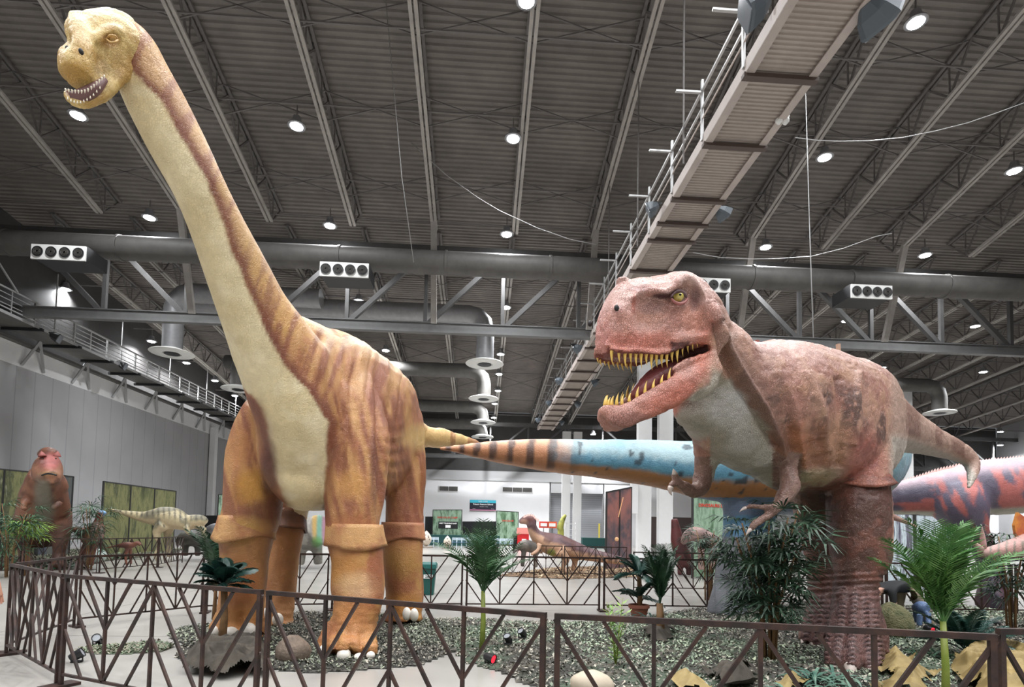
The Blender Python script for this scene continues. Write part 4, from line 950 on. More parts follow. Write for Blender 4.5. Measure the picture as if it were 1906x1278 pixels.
# ============================================================ FENCES
m_rust = mat('rusty_steel', (.022,.015,.014), .5, metal=.3, vscale=6, col2=(.065,.032,.024), detail=8)
def fpt(x, d): return CAM*np.array((1,1,0)) + d*_h + (x-953)/F*d*_r0
def make_panel():
    t = empty('fence_panel', (0,0,0), '', 'fence panel'); L, H, Bz = 2.45, 1.1, .13; w = .025
    def one(nm, *bars):
        for a, c, ww in bars:
            MB().bar((a[0], 0, a[1]), (c[0], 0, c[1]), ww, ww, (0,1,0)).build(nm, m_rust, t)
    one('top_rail', ((0, H), (L, H), .036)); one('bottom_rail', ((0, Bz), (L, Bz), w))
    for k in range(5): one('post', ((L*k/4 + (.02 if k == 0 else -.02 if k == 4 else 0), 0 if k in (0, 4) else Bz), (L*k/4+(.02 if k == 0 else -.02 if k == 4 else 0), H), .034 if k in (0, 4) else w))
    Mz = Bz+(H-Bz)*.5
    for k in (1, 3):
        for s in (-1, 1):
            one('brace', ((L*(k+s)/4, H-.02), (L*k/4+s*.02, Bz+.02), .024), ((L*(k+s*.5)/4, H-.02), (L*k/4, Mz), .022))
    for k in (0, 2, 4):
        for s in (-1, 1):
            if 0 <= k+s <= 4: one('brace', ((L*k/4, Mz), (L*(k+s*.5)/4, Bz), .022))
    MB().box((.0,0,.015), (.16,.30,.03)).build('foot', m_rust, t)
    return t
FP = make_panel(); fp_used = [False]
def run(pts, labels, group):
    for i in range(len(pts)-1):
        a, c = pts[i], pts[i+1]; L = np.linalg.norm(c-a)
        o = FP if not fp_used[0] else copy_tree(FP); fp_used[0] = True
        u = (c-a)/L; g_ = .028; a2 = a+u*g_
        o.location = tuple(a2); o.rotation_euler = (0, 0, math.atan2(c[1]-a[1], c[0]-a[0])); o.scale = ((L-2*g_)/2.45, 1, 1)
        o['label'] = labels[i] if i < len(labels) else labels[-1]; o['group'] = group
A_, B_, C_, D_ = fpt(128, 5.72), fpt(500, 4.66), fpt(1028, 3.70), fpt(1860, 3.22)
run([A_, B_, C_, D_], ['rusty front fence panel from the near corner to the off forefoot of the long-necked dinosaur','rusty front fence panel crossing before the near foot of the long-necked dinosaur','rusty front fence panel before the palms and carnivore feet'], 'near barrier panels')
run([fpt(1845, 3.43), fpt(2500, 3.6)], ['rusty fence panel cut by the right edge, behind the front run'], 'near barrier panels')
run([fpt(28, 7.0), A_], ['rusty fence panel running back from the near left corner'], 'near barrier panels')
run([fpt(28, 7.0)+np.array((0,.06,0)), fpt(153, 8.9), fpt(389, 10.6), fpt(620, 11.2), fpt(868, 11.6), fpt(1122, 11.85), fpt(1383, 12), fpt(1645, 12.2), fpt(1885, 12.4), fpt(2120, 12.5)],
    ['back barrier panel at the left corner of the enclosure','back barrier panel left of the dark sago palm','back barrier panel behind the off legs of the long-necked dinosaur','back barrier panel behind the near leg of the long-necked dinosaur beside the green bin','back barrier panel behind the small palm with green trunk','back barrier panel behind the potted sago palm','back barrier panel behind the big blue-grey foot','back barrier panel right of the carnivore legs','back barrier panel cut by the right edge'], 'back barrier panels')
run([fpt(925, 24), fpt(925, 20.5), fpt(1050, 20.5), fpt(1170, 20.5)], ['far barrier panel at the left side of the purple dinosaur display','far barrier panel before the purple dinosaur head','far barrier panel before the purple dinosaur tail'], 'barrier around the purple dinosaur')
run([fpt(1178, 15.8), fpt(1330, 15.8), fpt(1490, 15.8)], ['barrier panel left of the far lady palm, beyond the back barrier','barrier panel behind the big blue-grey leg'], 'barrier beyond the blue dinosaur')
run([fpt(-100, 17), fpt(48, 17.2), fpt(190, 18.2), fpt(300, 21), fpt(345, 24)], ['far left barrier panel cut by the left edge','far left barrier panel before the brown carnivore','far left barrier panel before the small red raptor','far left barrier panel before the pale striped dinosaur'], 'barrier of the left display')
# ============================================================ GROUND BEDS
def inpoly(x, y, poly):
    r = np.zeros(len(x), bool); n = len(poly)
    for i in range(n):
        x1, y1 = poly[i]; x2, y2 = poly[(i+1) % n]
        c = ((y1 > y) != (y2 > y)) & (x < (x2-x1)*(y-y1)/(y2-y1+1e-12)+x1); r ^= c
    return r
def distpoly(x, y, poly):
    d = np.full(len(x), 1e9); n = len(poly)
    for i in range(n):
        x1, y1 = poly[i]; x2, y2 = poly[(i+1) % n]; L2 = (x2-x1)**2+(y2-y1)**2+1e-12
        t = np.clip(((x-x1)*(x2-x1)+(y-y1)*(y2-y1))/L2, 0, 1); d = np.minimum(d, np.hypot(x-x1-t*(x2-x1), y-y1-t*(y2-y1)))
    return d
BEDS = []
def bedh(x, y, dist, amp): 
    P = np.c_[x, y, x*0]; return np.clip(dist/.5, 0, 1)*(.015+amp*fbm(P, .9, 4)+.02*fbm(P, 4, 3))
def bed(name, pix, label, amp, cols, step=.07, nl=9000, lcols=None, seed=1, lsize=.05, leafname='leaf_litter', cat='ground bed', leaflabel=''):
    poly = [tuple(gnd(x, y)[:2]) for x, y in pix]; xs = [p[0] for p in poly]; ys = [p[1] for p in poly]
    X = np.arange(min(xs), max(xs)+step, step); Y = np.arange(min(ys), max(ys)+step, step); nx, ny = len(X), len(Y)
    gx, gy = np.meshgrid(X, Y); gx = gx.ravel(); gy = gy.ravel()
    jit = (fbm(np.c_[gx, gy, gx*0], 1.7, 3)-.5)*.25
    ins = inpoly(gx+jit, gy+jit, poly); dist = np.where(ins, distpoly(gx+jit, gy+jit, poly), 0)
    z = bedh(gx, gy, dist, amp)*ins+.004
    idx = -np.ones(nx*ny, int); 
    fs = []; I = ins.reshape(ny, nx)
    m = I[:-1,:-1] & I[1:,:-1] & I[:-1,1:] & I[1:,1:]
    jj, ii = np.nonzero(m); q = np.c_[jj*nx+ii, jj*nx+ii+1, (jj+1)*nx+ii+1, (jj+1)*nx+ii]
    used = np.unique(q); idx[used] = np.arange(len(used)); q = idx[q]
    P = np.c_[gx, gy, z][used]
    me = bpy.data.meshes.new(name); me.from_pydata(P.tolist(), [], q.tolist()); me.update()
    for p in me.polygons: p.use_smooth = True
    n = fbm(P, 1.3, 4); n2 = fbm(P+9, 5, 3); c = np.tile(lin(cols[0]), (len(P), 1)); c = mixc(c, cols[1], sstep(.45, .6, n)); c = mixc(c, cols[2], sstep(.55, .68, n2)); put_col(me, c)
    me.materials.append(m_bed); o = bpy.data.objects.new(name, me); COL.objects.link(o); tag(o, label, cat); o['kind'] = 'thing'
    # litter
    rg = np.random.default_rng(seed); f = rg.integers(0, len(q), nl); V0 = P[q[f, 0]]; c0 = V0+rg.random((nl, 3))*np.array((step, step, .0))
    c0[:, 2] += rg.random(nl)*.025; yaw = rg.random(nl)*6.28; tilt = (rg.random(nl)-.5)*1.6; L = lsize*(.5+rg.random(nl)); W = L*(.25+.3*rg.random(nl))
    ux = np.c_[np.cos(yaw)*np.cos(tilt), np.sin(yaw)*np.cos(tilt), np.abs(np.sin(tilt))]; roll = (rg.random(nl)-.5)*1.2
    uy = np.c_[-np.sin(yaw)*np.cos(roll), np.cos(yaw)*np.cos(roll), np.sin(roll)]
    a = c0-ux*L[:,None]*.5; b_ = c0+uy*W[:,None]*.5; c_ = c0+ux*L[:,None]*.5; d_ = c0-uy*W[:,None]*.5
    VV = np.stack([a, b_, c_, d_], 1).reshape(-1, 3); FF = np.arange(nl*4).reshape(-1, 4)
    VV[:, 2] = np.maximum(VV[:, 2], .006)
    me = bpy.data.meshes.new(leafname); me.from_pydata(VV.tolist(), [], FF.tolist()); me.update()
    lc = np.array([lin(k) for k in lcols]); zone = fbm(c0, .8, 3); pick = (rg.random(nl)*.55+sstep(.4, .6, zone)*.45)*len(lcols); cc = lc[np.clip(pick.astype(int), 0, len(lcols)-1)]*(.7+.6*rg.random(nl))[:, None]
    put_col(me, np.repeat(np.clip(cc, 0, 1), 4, 0)); me.materials.append(m_leafl)
    lo = bpy.data.objects.new(leafname, me); COL.objects.link(lo); tag(lo, leaflabel, 'leaf litter', kind='stuff')
    return o
m_bed = bpy.data.materials.new('bed_soil'); m_bed.use_nodes = True
_b = m_bed.node_tree.nodes['Principled BSDF']; _b.inputs['Roughness'].default_value = .9
_a = m_bed.node_tree.nodes.new('ShaderNodeVertexColor'); _a.layer_name = 'Col'; m_bed.node_tree.links.new(_a.outputs['Color'], _b.inputs['Base Color'])
_n = m_bed.node_tree.nodes.new('ShaderNodeTexNoise'); _n.inputs['Scale'].default_value = 35; _n.inputs['Detail'].default_value = 6; _tc = m_bed.node_tree.nodes.new('ShaderNodeTexCoord'); m_bed.node_tree.links.new(_tc.outputs['Object'], _n.inputs['Vector'])
_bp = m_bed.node_tree.nodes.new('ShaderNodeBump'); _bp.inputs['Distance'].default_value = .04; m_bed.node_tree.links.new(_n.outputs['Fac'], _bp.inputs['Height']); m_bed.node_tree.links.new(_bp.outputs['Normal'], _b.inputs['Normal'])
m_leafl = bpy.data.materials.new('litter'); m_leafl.use_nodes = True
_b = m_leafl.node_tree.nodes['Principled BSDF']; _b.inputs['Roughness'].default_value = .7; _a = m_leafl.node_tree.nodes.new('ShaderNodeVertexColor'); _a.layer_name = 'Col'; m_leafl.node_tree.links.new(_a.outputs['Color'], _b.inputs['Base Color'])
G1 = [(52,50,46),(60,66,56),(86,82,76)]
LC = [(70,66,60),(116,112,104),(170,164,150),(98,110,92),(142,158,134),(176,186,160)]
bed('planting_bed', [(322,1222),(330,1198),(300,1183),(345,1165),(450,1152),(560,1138),(690,1142),(800,1150),(860,1153),(880,1180),(850,1215),(800,1236),(760,1243),(640,1253),(520,1252),(400,1242)], 'mound of dark leaf litter under the long-necked dinosaur feet', .04, G1, nl=16000, lcols=[(66,62,56),(108,104,94),(160,154,140),(70,72,62),(122,126,110),(150,158,136)], leaflabel='grey leaf litter on the mound under the long-necked dinosaur')
bed('planting_bed', [(150,1213),(160,1203),(230,1200),(290,1192),(330,1205),(300,1215),(220,1220)], 'small patch of pale green leaf litter by the left fence corner', .04, [(110,112,96),(96,110,86),(150,140,120)], nl=1800, lcols=[(140,136,118),(120,136,110),(90,84,74)], leaflabel='pale leaf litter by the left fence corner')
bed('planting_bed', [(840,1150),(980,1156),(1060,1158),(1180,1152),(1290,1132),(1400,1126),(1500,1122),(1650,1128),(1750,1126),(1906,1140),(2150,1160),(2300,1500),(1500,1480),(1000,1330),(985,1282),(930,1250),(860,1232),(835,1200)], 'wide bed of mixed leaf litter around the palms and carnivore feet', .05, [(62,60,54),(82,94,78),(100,94,84)], nl=52000, lcols=LC, seed=4, leaflabel='mixed grey and green leaf litter around the palms', lsize=.055)
bed('planting_bed', [(920,1072),(1000,1060),(1100,1056),(1190,1058),(1190,1074),(1060,1078)], 'brown earth mound under the purple dinosaur', .1, [(120,96,74),(150,126,98),(96,80,64)], step=.12, nl=2500, lcols=[(150,120,90),(190,170,140),(110,84,64)], lsize=.12, leaflabel='brown bark litter under the purple dinosaur')
bed('planting_bed', [(-60,1064),(60,1062),(130,1060),(150,1050),(330,1030),(345,1022),(150,1024),(-60,1030)], 'dark litter bed under the brown and pale dinosaurs at far left', .12, [(74,72,60),(60,66,54),(96,88,72)], step=.2, nl=5000, lcols=[(70,66,56),(96,108,84),(120,112,96)], lsize=.14, leaflabel='dark litter of the far left display')
# rock skirts, tarps and stones
def cloth(name, pix, z, label, m, seed=0, amp=.08, step=.018, cat='tarp', base=.05):
    poly = [tuple(gnd(x, y, z)[:2]) for x, y in pix]; xs = [p[0] for p in poly]; ys = [p[1] for p in poly]
    X = np.arange(min(xs), max(xs)+step, step); Y = np.arange(min(ys), max(ys)+step, step); nx, ny = len(X), len(Y)
    gx, gy = np.meshgrid(X, Y); gx = gx.ravel(); gy = gy.ravel(); _j = (fbm(np.c_[gx, gy, gx*0+seed], 4, 3)-.5)*.3; ins = inpoly(gx+_j, gy-_j, poly); P = np.c_[gx, gy, gx*0+seed]
    r = 1-np.abs(fbm(P, 3.2, 4)-.5)*5; d = distpoly(gx, gy, poly); zz = base+np.clip(d/.15, 0, 1)*(amp*np.clip(r, 0, 1)+z)
    I = ins.reshape(ny, nx); m_ = I[:-1,:-1] & I[1:,:-1] & I[:-1,1:] & I[1:,1:]; jj, ii = np.nonzero(m_); q = np.c_[jj*nx+ii, jj*nx+ii+1, (jj+1)*nx+ii+1, (jj+1)*nx+ii]
    used = np.unique(q); idx = -np.ones(nx*ny, int); idx[used] = np.arange(len(used)); me = bpy.data.meshes.new(name); me.from_pydata(np.c_[gx, gy, zz][used].tolist(), [], idx[q].tolist()); me.update()
    for p in me.polygons: p.use_smooth = True
    me.materials.append(m); o = bpy.data.objects.new(name, me); COL.objects.link(o); tag(o, label, cat); return o
m_tarp = mat('ochre_tarp', tuple(lin((146,126,80))), .7, var=.25, vscale=3, bump=.4, bscale=8)
m_rock = mat('rock_fabric', tuple(lin((66,60,52))), .85, var=.4, vscale=5, bump=.8, bscale=9)
cloth('ochre_tarp', [(1640,1222),(1665,1212),(1690,1225),(1700,1245),(1740,1255),(1730,1300),(1640,1300)], .08, 'crumpled ochre tarp beside the near carnivore foot', m_tarp, 1, .10, base=.10)
cloth('ochre_tarp', [(1765,1238),(1800,1215),(1850,1212),(1906,1222),(2000,1240),(2000,1320),(1830,1300),(1790,1262)], .10, 'crumpled ochre tarp right of the big green palm trunk', m_tarp, 5, .14, base=.10)
cloth('ochre_tarp', [(1243,1262),(1290,1262),(1330,1290),(1270,1292)], .06, 'small folded ochre tarp at the bottom edge, left one', m_tarp, 8, .06, base=.10)
cloth('ochre_tarp', [(1450,1268),(1470,1258),(1500,1272),(1480,1295),(1450,1295)], .06, 'small folded ochre tarp at the bottom edge below the lady palm', m_tarp, 9, .06, base=.10)
cloth('rock_fabric', [(1315,1250),(1360,1240),(1410,1245),(1400,1272),(1330,1275)], .10, 'grey rock fabric lump before the lady palm', m_rock, 3, .10, cat='rock', base=.1)
cloth('rock_fabric', [(335,1235),(350,1205),(420,1195),(500,1200),(500,1240),(420,1246)], .12, 'dark rock fabric at the front of the long-necked dinosaur mound', m_rock, 4, .12, cat='rock', base=.08)
cloth('rock_fabric', [(1190,1175),(1220,1166),(1262,1176),(1240,1196),(1200,1192)], .06, 'dark litter heap at the feathery palm foot', m_rock, 6, .10, cat='rock', base=.08)
def rock(x, y, d, w, h, label, m, seed=0):
    P = gnd(x, y); b = MB(); b.ell((0,0,0), (w, w*.8, h), None, 20, 12); V = np.array(b.v); n = fbm(V*2+seed, 3, 3); V *= (.8+.45*n)[:, None]; b.v = [tuple(v+np.array((P[0], P[1], h*.4+.05))) for v in V]
    return tag(b.build('boulder', m, None, True), label, 'rock')
rock(1100, 1292, 0, .22, .13, 'smooth beige stone at the bottom edge left of the ochre tarp', mat('stone_beige', tuple(lin((190,176,156))), .7, var=.1, vscale=6))
rock(545, 1232, 0, .2, .2, 'brown stump-like rock left of the near dinosaur foot', mat('stone_brown', tuple(lin((110,96,84))), .8, var=.3, vscale=9, bump=.6), 3)
b = MB(); P = gnd(1662, 1188); b.ell((P[0], P[1], .22), (.30, .3, .36), None, 28, 18); V = np.array(b.v); nn = fbm(V, 5, 3); c0 = np.array((P[0], P[1], .22)); b.v = [tuple(c0+(v-c0)*(.85+.3*k)) for v, k in zip(V, nn)]
o = b.build('moss_mound', m_bed, None, True); c = np.tile(lin((120,116,84)), (len(b.v), 1)); c = mixc(c, (84,90,60), sstep(.4,.6,fbm(np.array(b.v), 14, 3))); put_col(o.data, c); tag(o, 'rounded mossy mound behind the near carnivore foot', 'mound')
# spotlights on the floor
m_can = mat('spot_black', (.02,.02,.022), .35); m_red = mat('spot_red', (.5,.02,.03), .3, emit=(1,.03,.06), estr=1.2); m_clear = mat('spot_glass', (.4,.42,.45), .08)
def spot(x, y, lab, aim, m, s=1.0, z=.0):
    s *= .62
    P = gnd(x, y, z); t = wempty('floor_spotlight', P, lab, 'spotlight', 'small black floor spotlights'); c = P+np.array((0,0,.14*s)); a = np.array(aim, float); a /= np.linalg.norm(a)
    q = MB(); q.lathe(c, [(.03*s,-.13*s),(.07*s,-.12*s),(.085*s,-.04*s),(.095*s,.1*s),(.085*s,.1*s),(.08*s,.07*s)], 18, a); q.build('can', m_can, t, True, 40)
    q = MB(); q.lathe(c, [(.082*s,.07*s),(.078*s,.085*s)], 18, a); q.build('lens', m, t)
    q = MB(); q.box(P+np.array((0,0,.01)), (.16*s,.12*s,.02)); q.bar(P+np.array((-.1*s,0,.01)), c+np.array((-.1*s,0,0)), .012); q.bar(P+np.array((.1*s,0,.01)), c+np.array((.1*s,0,0)), .012); q.bar(P+np.array((-.1*s,0,.01)), P+np.array((.1*s,0,.01)), .012); q.build('yoke', m_can, t)
spot(181, 1200, 'black floor spotlight facing out left of the long-necked dinosaur', (.2,-.9,.5), m_clear, .95)
spot(143, 1232, 'black floor spotlight by the near left fence post', (.8,.3,.5), m_clear, 1.0)
spot(912, 1237, 'black floor spotlight with red lens before the small palm', (.7,-.6,-.15), m_red, 1.0)
spot(945, 1198, 'round floor spotlight facing up right of the small palm, nearer one', (-.3,-.5,.8), m_clear, .9, .08)
spot(972, 1187, 'round floor spotlight facing up right of the small palm, farther one', (-.5,-.4,.6), m_clear, .9, .08)
spot(1730, 1180, 'black floor spotlight with red lens behind the big green palm', (.2,-.9,-.2), m_red, 1.0, .08)
spot(1853, 1168, 'black floor spotlight with red lens near the right edge', (.9,-.5,-.3), m_red, 1.0)
# green bin
P = gnd(797, 1106); t = wempty('waste_bin', P, 'green plastic waste bin behind the hind leg of the long-necked dinosaur', 'bin'); m_bin = mat('bin_green', tuple(lin((20,78,72))), .5)
q = MB(); 
def fr(w, d, z): return [P+np.array((sx*w/2, sy*d/2, z)) for sx, sy in ((-1,-1),(1,-1),(1,1),(-1,1))]
q.rings([fr(.27,.27,0), fr(.36,.36,.66)]); q.build('bin_body', m_bin, t)
q = MB(); q.rings([fr(.40,.40,.66), fr(.40,.40,.76), fr(.34,.34,.80)]); q.build('lid', mat('bin_lid', tuple(lin((30,96,92))), .45), t)
q = MB(); q.box(P+np.array((-.0,-.165,.46)), (.22,.02,.10)); q.build('label_plate', m_white, t)
text_mesh('260', .10, m_bin, P+np.array((0,-.178,.46)), (1,0,0), (0,0,1), t)
# ============================================================ PLANTS
def leafmat(name, c1, c2, rough=.45):
    m = mat(name, tuple(lin(c1)), rough, vscale=3, col2=tuple(lin(c2)), detail=4); return m
m_pg = leafmat('palm_green', (52,102,44), (108,148,80)); m_pd = leafmat('palm_dark', (28,60,40), (60,96,66)); m_rh = leafmat('rhapis_green', (24,46,34), (74,102,78))
m_sg = leafmat('sago_green', (22,50,44), (44,80,70), .35); m_lt = leafmat('light_green', (120,160,60), (150,180,90)); m_stem = leafmat('stem_green', (118,134,50), (140,150,72)); m_trunk = mat('cane_brown', tuple(lin((120,90,58))), .7, var=.3, vscale=12)
m_crown = mat('crown_orange', tuple(lin((214,140,40))), .5, var=.2, vscale=14)
def frond(L, width, n, droop, m, name='frond', leafw=.018, up=1.0, vee=.5, taper=True, curl=.25):
    """feather frond along +X from the origin, arching down"""
    b = MB(); pts = []
    for i in range(13):
        t = i/12; pts.append(np.array((L*(t*(1-.12*t*droop)), 0, L*(up*t-droop*t*t))))
    b.tube(pts, [.009*(1-.8*i/12)*max(1, L) for i in range(13)], 5)
    def at_(t): k = t*12; i = min(11, int(k)); return pts[i]+(pts[i+1]-pts[i])*(k-i), (pts[i+1]-pts[i])/np.linalg.norm(pts[i+1]-pts[i])
    for i in range(n):
        t = .14+.85*i/n; p, T = at_(t); w = width*(math.sin(math.pi*min(1, (t-.06)*1.05))**.55 if taper else 1)
        side = np.array((0,1.,0)); nrm = np.cross(T, side)
        for s in (-1, 1):
            d = T*.62+s*side*.95-nrm*vee*random.uniform(.5,1.2)*(-1); d = T*.62+s*side*.95+np.array((0,0,vee*random.uniform(.2,.9))); d /= np.linalg.norm(d)
            wv = np.cross(d, np.array((0,0,1.))); wv = T*.9+np.array((0,0,.15)); wv /= np.linalg.norm(wv)
            mid = p+d*w*.55; tip = p+d*w+np.array((0,0,-w*curl)); lw = leafw
            b.add([p-wv*lw*.3, p+wv*lw*.3, mid+wv*lw*.5, tip, mid-wv*lw*.5], [(0,1,2,3,4)])
    me_o = b.build(name, m); return me_o
def place_fronds(t, proto, specs, base):
    """specs: azimuth deg, elevation deg, scale"""
    first = True
    for az, el, sc, z in specs:
        o = proto if first else proto.copy()
        if not first: COL.objects.link(o)
        first = False; o.parent = t; o.location = (base[0], base[1], base[2]+z); o.rotation_euler = (R(random.uniform(-12,12)), -R(el), R(az)); o.scale = (sc, sc, sc)
def palm(x, y, h, label, m, L=.9, n=12, width=.28, trunk_r=.03, m_t=None, name='palm_plant', el=(20,75), droop=.55, nl=34, z=.06, seed=1, group='artificial palms', crown=False, leafw=.018, dense=1, azs=None):
    random.seed(seed); P = gnd(x, y, z); t = empty(name, P-np.array((0,0,z-.02)), label, 'palm', group)
    q = MB(); q.tube([(0,0,0),(.01,0,h*.5),(0,.01,h)], [trunk_r*1.2, trunk_r, trunk_r*.8], 10); q.build('trunk', m_t or m_trunk, t, True)
    fr_ = frond(L, width, nl, droop, m, leafw=leafw, up=.12)
    sp = [((azs[i % len(azs)] if azs else (i*137.5))+random.uniform(-12,12), el[0]+(el[1]-el[0])*((i+.5)/n)**.8+random.uniform(-5,5), random.uniform(.8,1.1), -random.uniform(0, .08)*h) for i in range(n)]
    place_fronds(t, fr_, sp, (0,0,h))
    return t
palm(1760, 1322, .86, 'tall bright green feather palm with yellow-green trunk right of the carnivore legs', m_pg, L=.96, n=17, width=.27, trunk_r=.032, m_t=m_stem, el=(56,96), droop=.33, nl=38, seed=3, leafw=.0125)
q = MB(); 
palm(897, 1205, .80, 'small palm with thin green trunk between the two big dinosaurs', leafmat('palm_mid', (36,74,40), (70,108,66)), L=.95, n=16, width=.24, trunk_r=.035, m_t=m_stem, el=(46,97), droop=.42, nl=30, seed=5, leafw=.014)
palm(1228, 1185, .55, 'narrow upright feathery dark palm right of the potted sago', m_pd, L=.95, n=14, width=.20, trunk_r=.06, el=(68,94), droop=.2, nl=48, leafw=.009, seed=8)
palm(398, 1148, .75, 'dark fern palm behind the off foreleg of the long-necked dinosaur', m_pd, L=.95, n=12, width=.22, el=(50,90), droop=.35, nl=40, seed=9)
palm(1798, 1222, .12, 'low dark cycad behind the tall bright palm', m_sg, L=.75, n=16, width=.17, el=(15,75), droop=.4, nl=34, seed=12, leafw=.022)
palm(1742, 1085, 1.2, 'dark green bush palm against the forest backdrop on the right', m_pd, L=.7, n=14, width=.3, el=(20,80), seed=14, nl=26, leafw=.03)
def sago(x, y, h, label, L, n, seed, pot=False, tiers=1, z=.06, el=(-5,60)):
    random.seed(seed); P = gnd(x, y, z); t = empty('sago_palm', P-np.array((0,0,z-.02)), label, 'palm', 'artificial sago palms')
    q = MB(); q.tube([(0,0,0),(.02,0,h*.5),(0,0,h)], [.055,.045,.04], 10); q.build('trunk', m_trunk, t, True)
    fr_ = frond(L, .16, 30, .5, m_sg, leafw=.03, up=.3, vee=.25, curl=.35)
    sp = [(i*137.5, el[0]+(el[1]-el[0])*((i+.5)/n), random.uniform(.85,1.1), 0 if tiers == 1 or i % 3 else -h*.55) for i in range(n)]
    place_fronds(t, fr_, sp, (0,0,h))
    if pot:
        q = MB(); q.lathe((0,0,0), [(.13,0),(.18,.2),(.2,.2),(.2,.26),(.17,.26),(.15,.22)], 20); q.build('pot', mat('terracotta', tuple(lin((150,92,76))), .7), t, True, 40)
    return t
sago(412, 1204, .82, 'dark blue-green sago palm before the off forefoot of the long-necked dinosaur', .42, 16, 2, el=(0,80))
sago(1189, 1152, .80, 'potted sago palm left of the narrow feathery palm', .6, 20, 4, pot=True, tiers=2, z=0)
def fan(r, m, name='fan_leaf', n=9, spread=190, w=.030, cup=.25):
    b = MB()
    for i in range(n):
        a = R(-spread/2+spread*i/(n-1)); d = np.array((math.cos(a), math.sin(a), cup*random.uniform(-.3,1))); d /= np.linalg.norm(d); s = np.array((-math.sin(a), math.cos(a), 0)); L = r*random.uniform(.8,1.05)
        p = np.zeros(3); mid = d*L*.55; tip = d*L+np.array((0,0,-L*.35))
        b.add([p-s*w*.15, p+s*w*.15, mid+s*w*.5, tip+s*w*.1, tip-s*w*.1, mid-s*w*.5], [(0,1,2,5),(5,2,3,4)])
    return b.build(name, m)
def rhapis(x, y, h, label, seed, canes=7, leaves=44, r=.27, spread=.32, z=.08, low=.15, m=None):
    random.seed(seed); P = gnd(x, y, z); t = empty('lady_palm', P-np.array((0,0,z-.02)), label, 'palm', 'lady palms with finger leaves')
    cs = []
    for k in range(canes):
        a = k*2.4; br = .03+.05*random.random(); tx, ty = spread*.5*math.cos(a), spread*.5*math.sin(a); hh = h*random.uniform(.72,1)
        q = MB(); q.tube([(br*math.cos(a), br*math.sin(a), 0), (tx*.3, ty*.3, hh*.5), (tx, ty, hh)], [.02,.016,.01], 7); q.build('cane', m_trunk, t, True); cs.append((tx, ty, hh, br, a))
    fl = fan(r, m or m_rh); first = True
    for i in range(leaves):
        tx, ty, hh, br, a = cs[i % canes]; s = random.uniform(low, 1.0)**.6; bx, by, bz = tx*s, ty*s, hh*s; az = random.uniform(0, 6.28); st = random.uniform(.08,.28); el = random.uniform(.1, .9)
        o = fl if first else fl.copy()
        if not first: COL.objects.link(o)
        first = False; o.parent = t; o.location = (bx+st*math.cos(az), by+st*math.sin(az), bz+st*el*.8); o.rotation_euler = (random.uniform(-.4,.4), -random.uniform(-.4,.8), az); k = random.uniform(.75,1.15); o.scale = (k, k, k)
    return t
rhapis(1432, 1222, 2.0, 'tall dense dark lady palm between the carnivore arm and its legs', 2, canes=11, leaves=190, r=.33, spread=.8, low=.10)
rhapis(1318, 1118, 1.75, 'far lady palm left of the blue-grey leg', 5, canes=6, leaves=60, r=.32, spread=.6, z=0)
rhapis(1884, 1176, 2.0, 'lady palm cut by the right edge', 7, canes=6, leaves=60, r=.32, spread=.5)
rhapis(165, 1062, 2.4, 'dark green lady palm right of the far brown carnivore', 9, canes=5, leaves=50, r=.5, spread=.7, z=0, m=m_pd)
rhapis(14, 1075, 2.2, 'green lady palm at the left edge', 10, canes=5, leaves=50, r=.5, spread=.8, z=0, m=m_pd)
rhapis(48, 1072, 1.7, 'pale yellow-green plant before the far brown carnivore', 11, canes=3, leaves=22, r=.42, spread=.4, z=0, m=m_lt, low=.5)
# small leafy sapling
random.seed(4); P = gnd(1146, 1238, .06); t = empty('leafy_sapling', P-np.array((0,0,.04)), 'light green leafy sapling before the potted sago', 'plant')
q = MB()
lv = []
for k in range(4):
    a = k*1.7; q.tube([(0,0,0), (.04*math.cos(a), .04*math.sin(a), .35), (.13*math.cos(a), .13*math.sin(a), .68+.06*k)], [.008,.006,.003], 5)
    for i in range(26):
        s = .12+.88*i/26; c = np.array((.13*math.cos(a)*s*s, .13*math.sin(a)*s*s, (.68+.06*k)*s)); az = random.uniform(0,6.28); lv.append((c, az))
q.build('stem', m_stem, t, True)
b = MB()
for c, az in lv:
    d = np.array((math.cos(az), math.sin(az), .5)); s = np.array((-math.sin(az), math.cos(az), 0)); L = .10
    b.add([c, c+d*L*.5+s*.022, c+d*L, c+d*L*.5-s*.022], [(0,1,2,3)])
b.build('leaves', leafmat('sapling_green', (110,150,70), (140,170,80)), t)
# strap leaved ground plants
def strap(x, y, label, n, L, seed, m, z=.1, w=.035, name='strap_plant'):
    random.seed(seed); P = gnd(x, y, z); t = empty(name, P-np.array((0,0,.06)), label, 'plant'); 
    b = MB()
    for i in range(n):
        az = random.uniform(0, 6.28); d = np.array((math.cos(az), math.sin(az), 0)); s = np.array((-math.sin(az), math.cos(az), 0)); l = L*random.uniform(.6,1.1); hgt = random.uniform(.1,.7); o0 = np.array((random.uniform(-.25,.25), random.uniform(-.12,.12), 0)); pr = []
        for k in range(6):
            u = k/5; pr.append(o0+d*l*u+np.array((0,0,l*hgt*(u*1.6-u*u*1.5)+.03)))
        ww = [w*.35, w*.8, w, w*.9, w*.55, .002]; vs = []
        for p_, q_ in zip(pr, ww): vs += [p_-s*q_*.5, p_+s*q_*.5]
        b.add(vs, [(2*k, 2*k+1, 2*k+3, 2*k+2) for k in range(5)])
    b.build('leaves', m, t); return t
strap(1535, 1262, 'broad clump of blue-green strap leaves before the carnivore feet, left one', 60, .42, 1, leafmat('strap_green', (60,96,84), (120,150,130)))
strap(1575, 1290, 'blue-green strap leaves at the bottom edge before the near carnivore foot', 50, .38, 2, leafmat('strap_green', (60,96,84), (120,150,130)))
